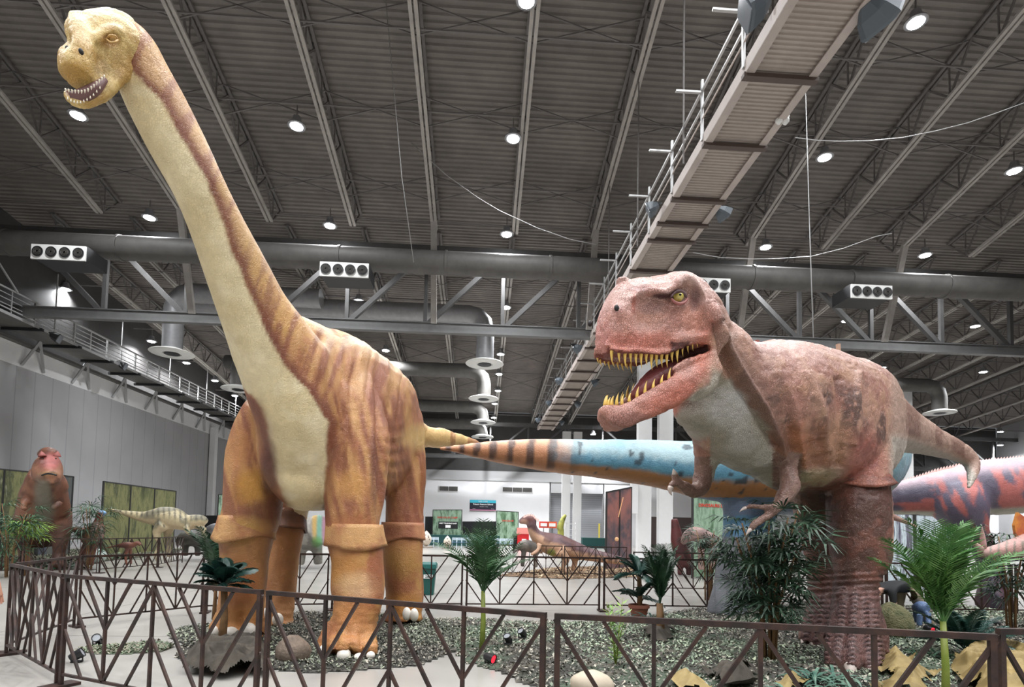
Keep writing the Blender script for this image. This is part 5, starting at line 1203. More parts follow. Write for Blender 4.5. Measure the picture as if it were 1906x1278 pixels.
strap(1478, 1290, 'blue-green strap leaves at the bottom edge below the lady palm', 30, .35, 6, leafmat('strap_green', (60,96,84), (120,150,130)))
strap(1735, 1215, 'dark leafy clump at the person feet behind the fence', 30, .3, 7, m_pd)
strap(1195, 1148, 'dark strap leaves spreading from the terracotta pot', 12, .5, 12, m_sg, z=.35)
for i, (x, y) in enumerate(((20,1060),(70,1050),(110,1058),(230,1040))):
    strap(x, y, 'low dark green plant in the far left display, %s from the left' % ordinal(i), 40, 1.0, 20+i, m_pd, z=0, w=.09)
for i, (x, y) in enumerate(((1650,1090),(1690,1082),(1780,1090),(1830,1085),(1880,1092))):
    strap(x, y, 'low dark plant beyond the back barrier on the right, %s from the left' % ordinal(i), 46, .8, 30+i, m_pd, z=0, w=.07)
# ============================================================ OTHER DINOSAURS
m_bg = skin('painted_skin', rough=.5, wr=5, bump=.4, scl=22, var=.12, coat=.1)
# blue spotted giant seen tail first
blu = wempty('blue_spotted_dinosaur', gnd(1370, 1150), 'huge blue spotted dinosaur with long orange striped tail standing behind the carnivore', 'dinosaur')
b = MB()
limb(b, [(813,834,10.4,2),(835,835,10.45,6),(860,836,10.5,9.5),(911,839,10.65,19),(967,843,10.8,26),(1042,849,11.0,32),(1110,853,11.15,36),(1218,862,11.4,44),(1300,872,11.6,54),(1390,868,11.9,76),(1460,860,12.3,100),(1550,845,12.9,112),(1605,838,13.3,86),(1650,800,13.6,40),(1700,793,13.8,18),(1722,792,13.9,10)], 26, 4)
limb(b, [(1370,900,11.7,40),(1372,940,11.7,26),(1372,1000,11.7,26),(1366,1050,11.65,30),(1360,1095,11.6,31),(1354,1130,11.5,35),(1352,1150,11.45,36)], 20)
limb(b, [(1420,900,12.4,40),(1412,980,12.4,26),(1400,1060,12.4,26),(1396,1110,12.3,24),(1394,1135,12.3,25)], 18)
limb(b, [(1600,900,13.0,40),(1600,1000,13.0,28),(1600,1118,13.0,30)], 16); limb(b, [(1560,900,13.8,40),(1560,1000,13.8,26),(1560,1110,13.8,28)], 16)
def bpaint(P, N, x, y):
    n1 = fbm(P, 1.5, 4); n2 = fbm(P, 5, 4); n3 = vnoise(P*np.array((9, 9, 6)))
    top = np.interp(x, [813,860,911,1042,1218,1300,1400,1900], [832,827,820,817,818,820,790,760]); bot = np.interp(x, [813,860,911,967,1042,1154,1218,1300,1400,1500], [836,846,858,869,881,895,906,926,944,960])
    v = (y-top)/(bot-top+1e-6)
    c = np.tile(lin((158,186,194)), (len(P), 1)); c = mixc(c, (72,136,164), sstep(.30, .5, v+(n2-.5)*.25)*.85); c = mixc(c, (120,180,200), sstep(.5, .65, n1)*.4)
    c = mixc(c, (176,120,66), sstep(.62, .74, v+(n2-.5)*.15)*.95*(y < 960)); c = mixc(c, (140,84,48), sstep(.85, 1.0, v)*.6*(y < 960))
    tail = 1-sstep(1010, 1100, x+(n2-.5)*40); oc = np.tile(lin((184,128,92)), (len(P), 1)); oc = mixc(oc, (222,176,140), sstep(.3, .0, v)*.7)
    st = np.sin((x-830)*2*math.pi/(24+ (x-830)*.04)+v*.9); oc = mixc(oc, (72,54,50), sstep(.1, .6, st+(n2-.5)*.9)*sstep(1.0, .8, v)*.9)
    c = c*(1-tail[:, None])+oc*tail[:, None]
    c = mixc(c, (46,58,66), sstep(.74, .8, n3)*(x > 1060)*(y < 960)*.85)
    lg = sstep(985, 1005, y); lc = np.tile(lin((122,128,134)), (len(P), 1)); lc = mixc(lc, (96,96,102), sstep(.45, .65, n1)*.7); c = c*(1-lg[:, None])+lc*lg[:, None]
    up = (y > 925)*(y < 1000); c = mixc(c, (84,124,158), up*.8)
    c = mixc(c, (150,190,200), (x > 1655)*.6)
    return c
fuse(b, 'body', m_bg, blu, .05, 3, lambda P, N, x, y: (fbm(P, 3, 3)-.5)*.03, bpaint)
# crested red and blue one at the right
red = wempty('crested_red_dinosaur', gnd(1790, 1130), 'red and blue striped dinosaur with a row of small spines, cut by the right edge', 'dinosaur')
b = MB()
limb(b, [(1560,938,14.8,18),(1640,930,14.6,27),(1700,924,14.4,34),(1760,918,14.2,44),(1830,908,14.0,52),(1906,902,13.8,52),(1990,890,13.6,56),(2080,860,13.4,44),(2160,800,13.2,30)], 24)
limb(b, [(1775,905,14.0,36),(1785,935,13.9,46),(1800,970,13.85,36),(1818,1000,13.8,22),(1838,1035,13.75,20),(1846,1070,13.7,20),(1846,1112,13.6,24),(1840,1122,13.5,24)], 18)
limb(b, [(2010,905,13.7,40),(2020,990,13.7,26),(2020,1122,13.6,26)], 16)
def redp(P, N, x, y):
    n1 = fbm(P, 1.6, 4); n2 = fbm(P, 4, 4); mid = np.interp(x, [1560,1700,1760,1830,1906], [938,924,918,908,902]); h = np.interp(x, [1560,1640,1700,1760,1830,1906], [18,27,34,44,52,52]); v = (y-mid)/h
    c = np.tile(lin((184,106,100)), (len(P), 1)); st = fbm(np.c_[x*.012, (y+ x*.0)*.075, y*0], 1, 3); st2 = fbm(np.c_[(x-y*.5)*.06, (y)*.018, y*0+5], 1, 3)
    s = np.where(x < 1740, st, st2); c = mixc(c, (84,88,108), sstep(.44, .53, s)*.92)
    c = mixc(c, (206,180,190), sstep(-.35, -.85, v)*.75); c = mixc(c, (168,168,152), sstep(.70, .85, v)*(np.abs(x-1790) > 52)*.95*(y < 975))
    c = mixc(c, (58,50,64), sstep(975, 1010, y)*.9)
    return c
fuse(b, 'body', m_bg, red, .06, 3, lambda P, N, x, y: (fbm(np.c_[P[:,0]*3, P[:,1], P[:,2]], 1.5, 3)-.5)*.06, redp)
m_sp = mat('spine_pink', tuple(lin((232,190,180))), .5)
for i in range(46):
    x = 1655+i*5.6; y = np.interp(x, [1655,1700,1740,1800,1850,1906], [903,890,876,862,856,851]); d = np.interp(x, [1640,1906], [14.6,13.8])
    q = MB(); spike(q, at(x, y+3, d), at(x+2, y-5, d), .035, 6); q.build('back_spine', m_sp, red)
# plated dinosaur tail entering at right
plt_ = wempty('plated_dinosaur', gnd(2000, 1160), 'pink striped tail with spikes and an orange back plate at the right edge', 'dinosaur')
b = MB(); limb(b, [(1822,1030,9.2,8),(1845,1028,9.2,12),(1880,1022,9.3,17),(1920,1012,9.5,24),(1990,995,10,48),(2060,990,10.5,70),(2120,1000,11,50)], 18)
limb(b, [(1995,1010,10,26),(2000,1080,10,20),(2000,1160,10,22)], 12); limb(b, [(2080,1010,10.8,26),(2085,1150,10.8,22)], 12)
def pp(P, N, x, y):
    c = np.tile(lin((176,136,128)), (len(P), 1)); c = mixc(c, (96,100,88), sstep(.5, .8, np.sin(x*.42))*(np.abs(y-1018) < 12)*.8); c = mixc(c, (150,130,118), sstep(1024, 1034, y)); return c
fuse(b, 'body', m_bg, plt_, .035, 3, None, pp)
m_ps = mat('spike_pink', tuple(lin((206,160,160))), .5)
for a, c_ in (((1830,1018,9.2),(1828,980,9.1)), ((1826,1022,9.15),(1796,1002,9.0))): q = MB(); spike(q, at(*a), at(*c_), .05, 10, bend=(0,0,.02)); q.build('tail_spike', m_ps, plt_, True)
m_pl = mat('plate_orange', tuple(lin((214,140,60))), .5, vscale=2.5, col2=tuple(lin((170,80,60))))
for (x0, y0, s_) in ((1905,1002,1.0),(1960,985,1.4)):
    q = MB(); P0 = at(x0, y0, 9.5); out = [(-.14,0),(-.17,.22),(-.10,.44),(.02,.36),(.2,.28),(.18,0)]; fr_ = [P0+s_*(np.array((u,0,0))+np.array((0,0,v)))+np.array((0,-.02,0)) for u, v in out]; bk = [p+np.array((0,.05,0)) for p in fr_]
    q.add(fr_+bk, [tuple(range(6)), tuple(range(11,5,-1))]+[(k,(k+1)%6,6+(k+1)%6,6+k) for k in range(6)]); q.build('back_plate', m_pl, plt_)
# thin pale tail
o = wempty('pale_tailed_dinosaur', gnd(1600, 1105), 'slim pale dinosaur hidden behind the carnivore leg with its tail poking out right', 'dinosaur')
b = MB(); limb(b, [(1714,983,13.2,1.2),(1690,973,13.2,3.5),(1665,963,13.2,6),(1640,956,13.2,9),(1605,962,13.2,20),(1580,970,13.2,22),(1565,955,13.2,12),(1558,930,13.2,8),(1548,925,13.1,8)], 12)
limb(b, [(1598,970,13.2,12),(1600,1030,13.2,6),(1600,1105,13.2,8)], 8); limb(b, [(1590,970,13.4,12),(1588,1030,13.4,6),(1588,1100,13.4,8)], 8)
fuse(b, 'body', m_bg, o, .03, 2, None, lambda P, N, x, y: mixc(np.tile(lin((214,176,160)), (len(P), 1)), (170,130,120), fbm(P, 6, 3)))
# far left brown carnivore, front view
br = wempty('brown_carnivore', gnd(90, 1060), 'brown front-facing carnivorous dinosaur with red brow at the far left', 'dinosaur'); D = 19.5
b = MB()
limb(b, [(96,856,D-1.0,15),(90,866,D-1.2,22),(88,880,D-1.3,24),(92,885,D-1.6,19),(98,888,D-1.9,13)], 18)
limb(b, [(76,845,D-1.1,8),(90,841,D-1.2,10),(106,845,D-1.2,7)], 10)
limb(b, [(84,882,D-.9,24),(80,905,D-.6,30),(80,925,D-.3,36),(80,950,D,40),(80,975,D+.3,40),(80,1000,D+.6,30)], 22)
limb(b, [(56,912,D-.3,13),(66,893,D-.5,16),(84,880,D-.6,18),(102,893,D-.5,16),(114,912,D-.3,13)], 14)
limb(b, [(62,905,D-.3,16),(52,930,D-.2,16),(44,960,D-.1,14),(42,985,D,14)], 12); limb(b, [(104,905,D-.3,16),(112,930,D-.2,14),(115,955,D,15)], 12)
limb(b, [(52,960,D+.3,22),(46,990,D+.2,17),(46,1020,D+.1,11),(48,1045,D,11),(46,1060,D-.2,14)], 14)
limb(b, [(110,955,D+.2,20),(113,985,D+.1,17),(112,1010,D,12),(110,1030,D,10),(110,1050,D-.1,12),(108,1060,D-.3,15)], 14)
limb(b, [(48,925,D-.9,6),(44,940,D-1.1,6),(46,948,D-1.2,5)], 8); limb(b, [(112,935,D-.9,6),(104,941,D-1.1,6),(98,948,D-1.2,5)], 8)
limb(b, [(80,960,D+1,30),(60,970,D+2.5,16),(20,985,D+4,8)], 10)
def brp(P, N, x, y):
    n1 = fbm(P, 1.6, 4); n2 = fbm(P, 4, 3); c = np.tile(lin((120,76,56)), (len(P), 1)); c = mixc(c, (158,110,84), sstep(.45, .65, n1)*.8); c = mixc(c, (84,54,44), sstep(.5, .66, n2)*.7)
    c = blobs(c, x, y, [(82,945,22,46,(118,110,96),1.0),(80,915,18,30,(150,142,128),.9)], n2); c = mixc(c, (74,50,42), sstep(965, 985, y)*.75)
    c = blobs(c, x, y, [(94,858,20,18,(176,96,92),.9),(78,862,10,14,(110,64,56),.7),(92,881,18,4,(150,120,70),.6),(88,889,18,6,(130,84,56),.7)], n2); return c
fuse(b, 'body', m_bg, br, .07, 2, lambda P, N, x, y: (fbm(P, 2, 3)-.5)*.06, brp)
q = MB(); limb(q, [(78,884,D-2.0,1.4),(90,881,D-2.35,1.8),(106,884,D-2.3,1.4)], 6); q.build('mouth_gap', m_hole, br)
for s_ in (79, 106): q = MB(); spike(q, at(s_, 849, D-1.5), at(s_+(2 if s_ > 90 else -2), 839, D-1.5), .11, 8); q.build('brow_horn', mat('horn_red', tuple(lin((150,84,78))), .6), br, True)
for s_ in (80, 104): q = MB(); ball(q, s_, 853, D-1.75, 1.3); q.build('eye', m_eyed, br, True)
# generic quadruped / biped maker
def beast(name, base, label, paint, parts, vox=.05, cat='dinosaur', extra=None):
    t = wempty(name, gnd(*base), label, cat); b = MB()
    for p in parts: limb(b, p, 14)
    fuse(b, 'body', m_bg, t, vox, 2, None, paint); return t
def cpaint(c1, c2, c3=None, belly=None, stripe=None):
    def f(P, N, x, y):
        n1 = fbm(P, 2.5, 4); c = np.tile(lin(c1), (len(P), 1)); c = mixc(c, c2, sstep(.45, .6, n1))
        if belly: c = mixc(c, belly, sstep(.1, -.5, N[:,2]))
        if stripe: c = mixc(c, stripe[0], sstep(.3, .7, np.sin(x*stripe[1]+n1*2))*sstep(-.2, .4, N[:,2])*.8)
        return c
    return f
# feathered raptor with blue head
D = 20
beast('feathered_raptor', (165, 1058), 'upright brown raptor with a blue head beside the far left palm', lambda P, N, x, y: blobs(mixc(np.tile(lin((120,72,58)), (len(P), 1)), (70,44,40), sstep(.45, .6, fbm(P, 5, 3))), x, y, [(192,952,9,8,(130,170,210),1),(183,957,8,7,(130,44,44),.9),(180,990,14,20,(176,160,150),.8)]),
    [[(190,950,D,5),(187,957,D,8),(184,968,D,7),(180,985,D,14),(170,1000,D+.2,16),(155,992,D+.4,10),(138,985,D+.6,5),(124,990,D+.8,2)], [(196,954,D-.2,3),(190,955,D,6)], [(187,980,D-.3,5),(189,1000,D-.4,4),(186,1016,D-.5,4)], [(168,1005,D,9),(156,1025,D,6),(150,1048,D,4),(160,1056,D-.2,3)], [(176,1005,D-.3,8),(172,1030,D-.3,5),(170,1052,D-.3,4)]], .04)
# pale dinosaur egg like globe
P = gnd(176, 1048); 
tag(MB().ell(tuple(P+np.array((0,0,.3))), (.42,.38,.30), None, 20, 14).build('dinosaur_egg', mat('egg_blue', tuple(lin((186,200,196))), .4, vscale=2, col2=tuple(lin((120,130,126)))), None, True), 'pale blue-grey egg on the ground below the feathered raptor', 'egg')
# pale striped predator
D = 25
pale = beast('pale_striped_carnivore', (300, 1045), 'pale beige dark-striped carnivore walking right before the forest banner', cpaint((190,176,140), (136,130,108), belly=(206,186,150), stripe=((70,66,56), .62)),
    [[(198,944,D,1),(215,950,D,3),(240,956,D,6),(270,962,D,11),(300,962,D,19),(325,965,D,20),(345,972,D,15),(362,970,D,13),(376,968,D,10),(384,972,D,6)], [(365,975,D,8),(378,984,D,5),(384,986,D,3)], [(305,975,D-.3,12),(292,990,D-.3,8),(296,1010,D-.3,4),(290,1035,D-.3,4),(296,1042,D-.4,3)], [(315,975,D+.5,12),(312,1000,D+.5,6),(316,1036,D+.5,4)], [(346,980,D-.3,6),(350,990,D-.4,4),(356,992,D-.4,3)], [(376,980,D-.4,5),(382,1000,D-.5,4),(386,1014,D-.5,3)]], .05)
beast('small_red_raptor', (240, 1058), 'small reddish raptor with lowered head behind the left barrier', cpaint((106,62,46), (76,42,34)), [[(196,1020,19,1),(215,1016,19,2.5),(235,1014,19,6),(248,1014,19,5),(256,1010,19,4),(262,1014,19,3)], [(238,1018,19,4),(234,1036,19,2.5),(236,1052,19,2)], [(242,1018,19.3,4),(243,1036,19.3,2.5),(244,1050,19.3,2)]], .03)
beast('grey_horned_dinosaur', (345, 1040), 'dark grey four-legged dinosaur under the head of the pale striped carnivore', cpaint((80,78,72), (56,54,50)), [[(330,1010,26,6),(345,1002,26,14),(365,1002,26,15),(385,1006,26,10),(395,1012,26,7)], [(345,1012,26,6),(345,1034,26,5)], [(368,1012,26,6),(368,1034,26,5)], [(385,1010,26,5),(386,1032,26,4)]], .06)
beast('grey_long_dinosaur', (400, 1030), 'grey dinosaur back beyond the dark curtain, left of the big off foreleg', cpaint((120,118,122), (90,88,92)), [[(384,985,32,5),(400,983,32,10),(425,985,32,12),(450,990,32,8)], [(398,990,32,5),(398,1016,32,4)], [(425,990,32,5),(425,1016,32,4)]], .08)
# purple bony-headed dinosaur
D = 20.8
def purp(P, N, x, y):
    n = fbm(P, 3, 4); ln = np.interp(x, [975,990,1010,1060,1100,1140,1180,1210], [975,980,992,1012,1024,1034,1040,1044]); c = np.tile(lin((112,84,88)), (len(P), 1)); c = mixc(c, (84,58,62), sstep(.45, .6, n))
    c = mixc(c, (200,160,132), sstep(-3, 6, y-ln-6+(n-.5)*14)); c = blobs(c, x, y, [(985,963,14,9,(106,66,64),.95),(975,972,8,7,(190,150,130),.8),(1026,1028,10,9,(140,170,80),.8)], n)
    c = mixc(c, (96,62,58), (x < 1080)*(x > 1000)*sstep(.52, .6, vnoise(np.c_[x*.12, y*.06, y*0]))*sstep(12, 2, y-ln-8)*.8)
    c = mixc(c, (70,50,48), (x > 1080)*sstep(.1, .7, np.sin(x*.5))*sstep(8, 0, y-ln-8)*.8); return c
t = beast('bony_headed_dinosaur', (1040, 1066), 'purple and peach bony-headed dinosaur with long tail on a brown mound', purp,
    [[(966,971,D,3.5),(976,968,D,8),(988,966,D,10),(990,980,D,9),(998,996,D+.1,12),(1015,1008,D+.2,19),(1040,1016,D+.3,22),(1070,1024,D+.4,17),(1100,1032,D+.5,12),(1140,1040,D+.6,9),(1180,1046,D+.8,5),(1215,1048,D+1,2)], [(1004,1012,D-.3,6),(1000,1024,D-.4,4),(988,1032,D-.5,3)], [(1042,1024,D-.2,11),(1054,1040,D-.2,7),(1048,1054,D-.2,4),(1056,1066,D-.3,4)], [(1060,1022,D+.5,10),(1070,1042,D+.5,6),(1066,1062,D+.5,4)], [(1012,1012,D+.5,6),(1006,1030,D+.5,3)]], .04)
for i in range(9):
    q = MB(); x = 976+i*3.2; y = 957+abs(i-3)*1.1+max(0, i-5)*1.6; spike(q, at(x, y+3, D-.1), at(x+.6, y-2.5, D-.1), .05, 6); q.build('head_knob', m_sp, t)
beast('small_grey_horned_dinosaur', (980, 1062), 'small grey horned dinosaur before the bony-headed one', cpaint((120,112,104), (80,74,70)), [[(962,1020,20.2,5),(975,1014,20.3,10),(990,1018,20.5,11),(1004,1026,20.6,8)], [(966,1016,20.2,6),(958,1026,20,3),(955,1034,19.9,1)], [(975,1026,20.3,5),(972,1054,20.3,4)], [(996,1026,20.5,5),(997,1056,20.5,4)]], .05)
beast('grey_frilled_dinosaur', (575, 1060), 'grey dinosaur with a colourful frill seen between the long-necked dinosaur legs', lambda P, N, x, y: blobs(mixc(np.tile(lin((150,146,138)), (len(P), 1)), (110,106,100), sstep(.45,.6,fbm(P, 3, 3))), x, y, [(586,975,6,34,(196,160,90),.9),(595,985,7,40,(120,170,150),.9),(604,985,6,34,(176,130,150),.9),(590,1008,12,12,(90,140,70),.8)]),
    [[(556,1000,22,14),(570,1000,22,26),(585,990,21.8,28),(598,985,21.6,30)], [(572,965,21.8,8),(574,990,21.6,10)], [(560,1010,22,12),(558,1050,22,9)], [(590,1010,22,10),(592,1050,22,8)]], .07)
# maroon dinosaur and grey snout behind the white columns
beast('maroon_dinosaur', (1258, 1080), 'dark maroon dinosaur neck seen right of the white columns', cpaint((92,42,42), (62,28,30)), [[(1255,965,22,6),(1258,985,22,9),(1262,1010,22,13),(1272,1035,22,15),(1285,1045,22,14)], [(1266,1030,22,6),(1266,1070,22,5)], [(1282,1040,22,6),(1282,1070,22,5)]], .05)
beast('taupe_dinosaur', (1290, 1070), 'rounded taupe dinosaur head left of the green banner', cpaint((150,124,116), (116,92,88)), [[(1270,1012,20,4),(1278,1000,20,10),(1290,994,20,14),(1305,996,20,14),(1330,1010,20,14)], [(1305,1005,20,7),(1305,1060,20,6)], [(1325,1010,20,7),(1325,1060,20,6)]], .05)
beast('blue_baby_dinosaur', (1716, 1164), 'small blue baby dinosaur facing away beside the bending person', cpaint((96,120,160), (70,90,130)), [[(1708,1132,9.7,10),(1716,1130,9.5,12),(1726,1133,9.4,9)], [(1706,1138,9.7,6),(1705,1158,9.7,5)], [(1712,1142,9.3,5),(1711,1164,9.3,4.5)], [(1727,1140,9.4,5),(1729,1162,9.3,4.5)], [(1722,1140,9.9,5),(1722,1158,9.9,4)], [(1698,1128,9.8,3),(1706,1130,9.7,6)]], .018)
# yellow costume dinosaur far away
beast('yellow_display_dinosaur', (1046, 1008), 'tiny yellow-green upright dinosaur by the far white columns', cpaint((170,170,80), (110,116,60)), [[(1054,958,50,2.5),(1050,962,50,4),(1044,975,50,6),(1042,985,50,6.5)], [(1042,985,50,4),(1040,1008,50,3)], [(1046,985,50,4),(1047,1008,50,3)]], .08)
# ============================================================ BANNERS, SIGNS, DRAPES
def forest_mat(name, cs, sc=1.4, seed=0.0, stretch=.25):
    m = bpy.data.materials.new(name); m.use_nodes = True; nt = m.node_tree; n = nt.nodes; L = nt.links; b = n['Principled BSDF']; b.inputs['Roughness'].default_value = .6
    tc = n.new('ShaderNodeTexCoord'); mp = n.new('ShaderNodeMapping'); mp.inputs['Scale'].default_value = (1, 1, stretch); mp.inputs['Location'].default_value = (seed, seed, 0); L.new(tc.outputs['Object'], mp.inputs['Vector'])
    z = n.new('ShaderNodeTexNoise'); z.inputs['Scale'].default_value = sc; z.inputs['Detail'].default_value = 8; z.inputs['Roughness'].default_value = .7; L.new(mp.outputs[0], z.inputs['Vector'])
    r = n.new('ShaderNodeValToRGB'); els = r.color_ramp.elements; k = len(cs)
    while len(els) < k: els.new(.5)
    for i, c in enumerate(cs): els[i].position = .3+.4*i/(k-1); els[i].color = tuple(lin(c))+(1,)
    L.new(z.outputs['Fac'], r.inputs['Fac']); L.new(r.outputs['Color'], b.inputs['Base Color']); return m
m_fr = forest_mat('print_forest', [(44,52,34),(84,90,56),(126,126,84),(64,70,46),(170,168,136)]); m_fr2 = forest_mat('print_jungle', [(44,66,52),(80,112,80),(150,176,152),(60,88,66),(190,204,190)], 1.2, 7)
m_wd = forest_mat('print_woods', [(60,56,72),(110,108,124),(210,226,232),(84,80,96),(190,205,214)], 3.2, 3, .12)
m_dk = mat('drape_black', (.012,.012,.014), .9); m_frame = mat('frame_dark', (.03,.03,.03), .5)
def panel(x0, y0, d0, x1, y1, d1, ybot, label, m, cat='banner', name='printed_banner', group=None, texts=(), z0=.05, seams=0):
    A = at(x0, y0, d0); B = at(x1, y1, d1); zt0, zt1 = A[2], B[2]; A0 = np.array((A[0], A[1], z0)); B0 = np.array((B[0], B[1], z0)); u = (B0-A0)/np.linalg.norm(B0-A0); nrm = np.cross(u, (0,0,1.)); 
    t = wempty(name, (A0+B0)/2*np.array((1,1,0)), label, cat, group); o = nrm*.02
    q = MB(); q.add([A0+o, B0+o, B+o, A+o, A0-o, B0-o, B-o, A-o], [(0,1,2,3),(7,6,5,4),(0,4,5,1),(1,5,6,2),(2,6,7,3),(3,7,4,0)]); q.build('print', m, t)
    for P in (A0, B0):
        q = MB(); top = zt0 if P is A0 else zt1; q.bar((P[0], P[1], 0), (P[0], P[1], top+.05), .07); q.build('upright', m_frame, t)
    q = MB(); q.bar(A+(0,0,.03), B+(0,0,.03), .06); q.build('crossbar', m_frame, t)
    for k in range(seams):
        f = (k+1)/(seams+1); C = A0+(B0-A0)*f; q = MB(); q.bar((C[0]+nrm[0]*.04, C[1]+nrm[1]*.04, 0), (C[0]+nrm[0]*.04, C[1]+nrm[1]*.04, zt0+(zt1-zt0)*f), .05); q.build('seam_pole', m_frame, t)
    for (s, sz, px, py, mm) in texts:
        f = (px-x0)/(x1-x0); dd = d0+(d1-d0)*f; C = at(px, py, dd); base = A0+(B0-A0)*np.clip(((C-A0)@u)/np.linalg.norm(B0-A0), 0, 1); C = np.array((base[0], base[1], C[2])); sgn = 1 if nrm@(CAM-C)*1 > 0 else -1
        text_mesh(s, sz, mm, C+nrm*sgn*.035, u, (0,0,1), t, bold=.004)
    return t
m_tr = mat('text_red', tuple(lin((206,70,56))), .6); m_tw = mat('text_white', (.85,.85,.85), .6)
panel(-60, 868, 24.5, 74, 881, 26, 1010, 'green forest print banner at the far left edge behind the brown carnivore', m_fr, group=None, seams=1)
panel(78, 882, 26, 136, 888, 27, 1010, 'dark forest print banner right of the brown carnivore', forest_mat('print_dusk', [(40,44,52),(70,74,84),(90,92,84),(50,54,60)], 1.4, 2))
panel(193, 897, 27, 327, 915, 32, 1010, 'olive forest print banner behind the pale striped carnivore', m_fr, seams=2)
panel(407, 921, 44, 424, 919, 44.5, 1000, 'narrow green print banner just left of the big off foreleg', m_fr2)
panel(806, 949, 57, 860, 949, 57, 1000, 'green jungle banner with a black name board before the back wall', m_fr2, texts=(('DINOSAUR CAMP', .26, 833, 963, m_tr),))
panel(924, 951, 57, 965, 953, 57, 1000, 'green jungle banner just left of the bony-headed dinosaur', m_fr2, texts=(('DINOSAUR', .24, 945, 969, m_tr),))
panel(1289, 926, 21, 1357, 926, 21.5, 1075, 'green jungle banner with red lettering left of the blue-grey leg', m_fr2, texts=(('DINOSAURS LIVE', .17, 1326, 941, m_tr),))
panel(1648, 955, 17.5, 1700, 958, 17.5, 1075, 'white and violet birch forest banner right of the carnivore leg, left part', m_wd); panel(1702, 958, 17.5, 1775, 962, 17.7, 1075, 'white and violet birch forest banner behind the tall bright palm', m_wd)
m_neb = mat('print_nebula', tuple(lin((88,80,88))), .6, vscale=.9, col2=tuple(lin((164,108,100))))
t = panel(1129, 917, 24, 1175, 908, 25.5, 1066, 'grey and red nebula banner with a falling meteor left of the white columns', m_neb, seams=1)
q = MB(); c0 = at(1148, 1003, 23.9); q.ell(c0, (.09,.03,.09), None, 12, 8); q.build('print', mat('print_glow', tuple(lin((240,190,140))), .6), t)
q = MB(); q.bar(at(1151, 962, 23.9), at(1160, 925, 24.0), .05, .02); q.build('print', mat('print_streak', tuple(lin((250,190,140))), .6), t)
for i, (x0, x1, yt) in enumerate(((380, 430, 960), (792, 806, 962), (861, 926, 971))):
    panel(x0, yt, 58 if i else 50, x1, yt, 58 if i else 50, 1010, ('black drape left of the big off foreleg','black drape left of the banner with the name board','black drape between the two green banners')[i], m_dk, 'drape', 'pipe_drape')
t = wempty('name_board', planeY(833, 978, 55.5), 'black board with white words on the green banner', 'sign'); c = planeY(834, 977, 55.6); q = MB(); q.box(c, (1.9, .05, .7)); q.build('board', m_dk, t)
text_mesh('MEET TRAINING BABY', .17, m_tw, c+np.array((0,-.04,.17)), (1,0,0), (0,0,1), t, bold=.006); q = MB(); q.box(c+np.array((0,-.04,-.12)), (.5,.02,.28)); q.build('photo_panel', m_tw, t)
c = planeY(899, 940, YB-.12); t = wempty('wall_sign', c, 'blue, black and pink lettered sign high on the white back wall', 'sign'); w_, h_ = 2.95, 1.18
q = MB(); q.box(c, (w_, .06, h_)); q.build('board', mat('sign_black', tuple(lin((28,30,46))), .5), t)
q = MB(); q.box(c+np.array((0,-.04,h_/2-.16)), (w_, .03, .32)); q.build('header_strip', mat('sign_cyan', tuple(lin((60,190,214))), .5), t)
q = MB(); q.box(c+np.array((0,-.04,-h_/2+.05)), (w_, .03, .10)); q.build('footer_strip', mat('sign_pink', tuple(lin((196,120,156))), .5), t)
text_mesh('WELCOME', .22, m_tw, c+np.array((0,-.065,h_/2-.17)), (1,0,0), (0,0,1), t); text_mesh('Triassic Reasons School', .235, m_tw, c+np.array((0,-.04,.10)), (1,0,0), (0,0,1), t, bold=.008); text_mesh('dinosaurs on tour', .13, m_tw, c+np.array((.1,-.04,-.15)), (1,0,0), (0,0,1), t)
text_mesh('tickets', .12, m_tw, c+np.array((-1.0,-.04,-.39)), (1,0,0), (0,0,1), t); text_mesh('10 - 6', .13, m_tw, c+np.array((1.1,-.04,-.39)), (1,0,0), (0,0,1), t)
# eggs
def egg(x, yb, d, h, label):
    P = gnd(x, yb); t = wempty('spotted_egg', P, label, 'egg', 'white spotted display eggs'); k = np.linalg.norm(P[:2])
    q = MB(); q.lathe(P+np.array((0,0,.1)), [(.02,0)]+[(h*.34*math.sin(math.pi*(i/12))**.75*(1.12-.3*i/12), h*i/12) for i in range(1, 12)]+[(.02,h)], 20); q.build('shell', mat('egg_shell', tuple(lin((226,214,200))), .5, vscale=3, col2=tuple(lin((206,190,170)))), t, True)
    q = MB(); q.lathe(P, [(h*.46,0),(h*.46,.08),(h*.3,.12)], 20); q.build('base', mat('egg_base', tuple(lin((150,140,130))), .7), t)
    rg = random.Random(int(x))
    for i in range(5):
        a = rg.uniform(-2.4,-.7); zz = rg.uniform(.25,.8)*h; rr = h*.34*math.sin(math.pi*zz/h)**.75*(1.12-.3*zz/h); q = MB(); q.ell(P+np.array((rr*math.cos(a), rr*math.sin(a), zz+.1)), (.05,.03,.06), None, 8, 6); q.build('spot', mat('egg_spot', tuple(lin((110,96,90))), .6), t)
egg(793, 1019, 42, 1.35, 'white spotted egg half hidden by the big hind leg'); egg(832.5, 1021, 44, .98, 'white spotted egg standing on open floor before the chairs')
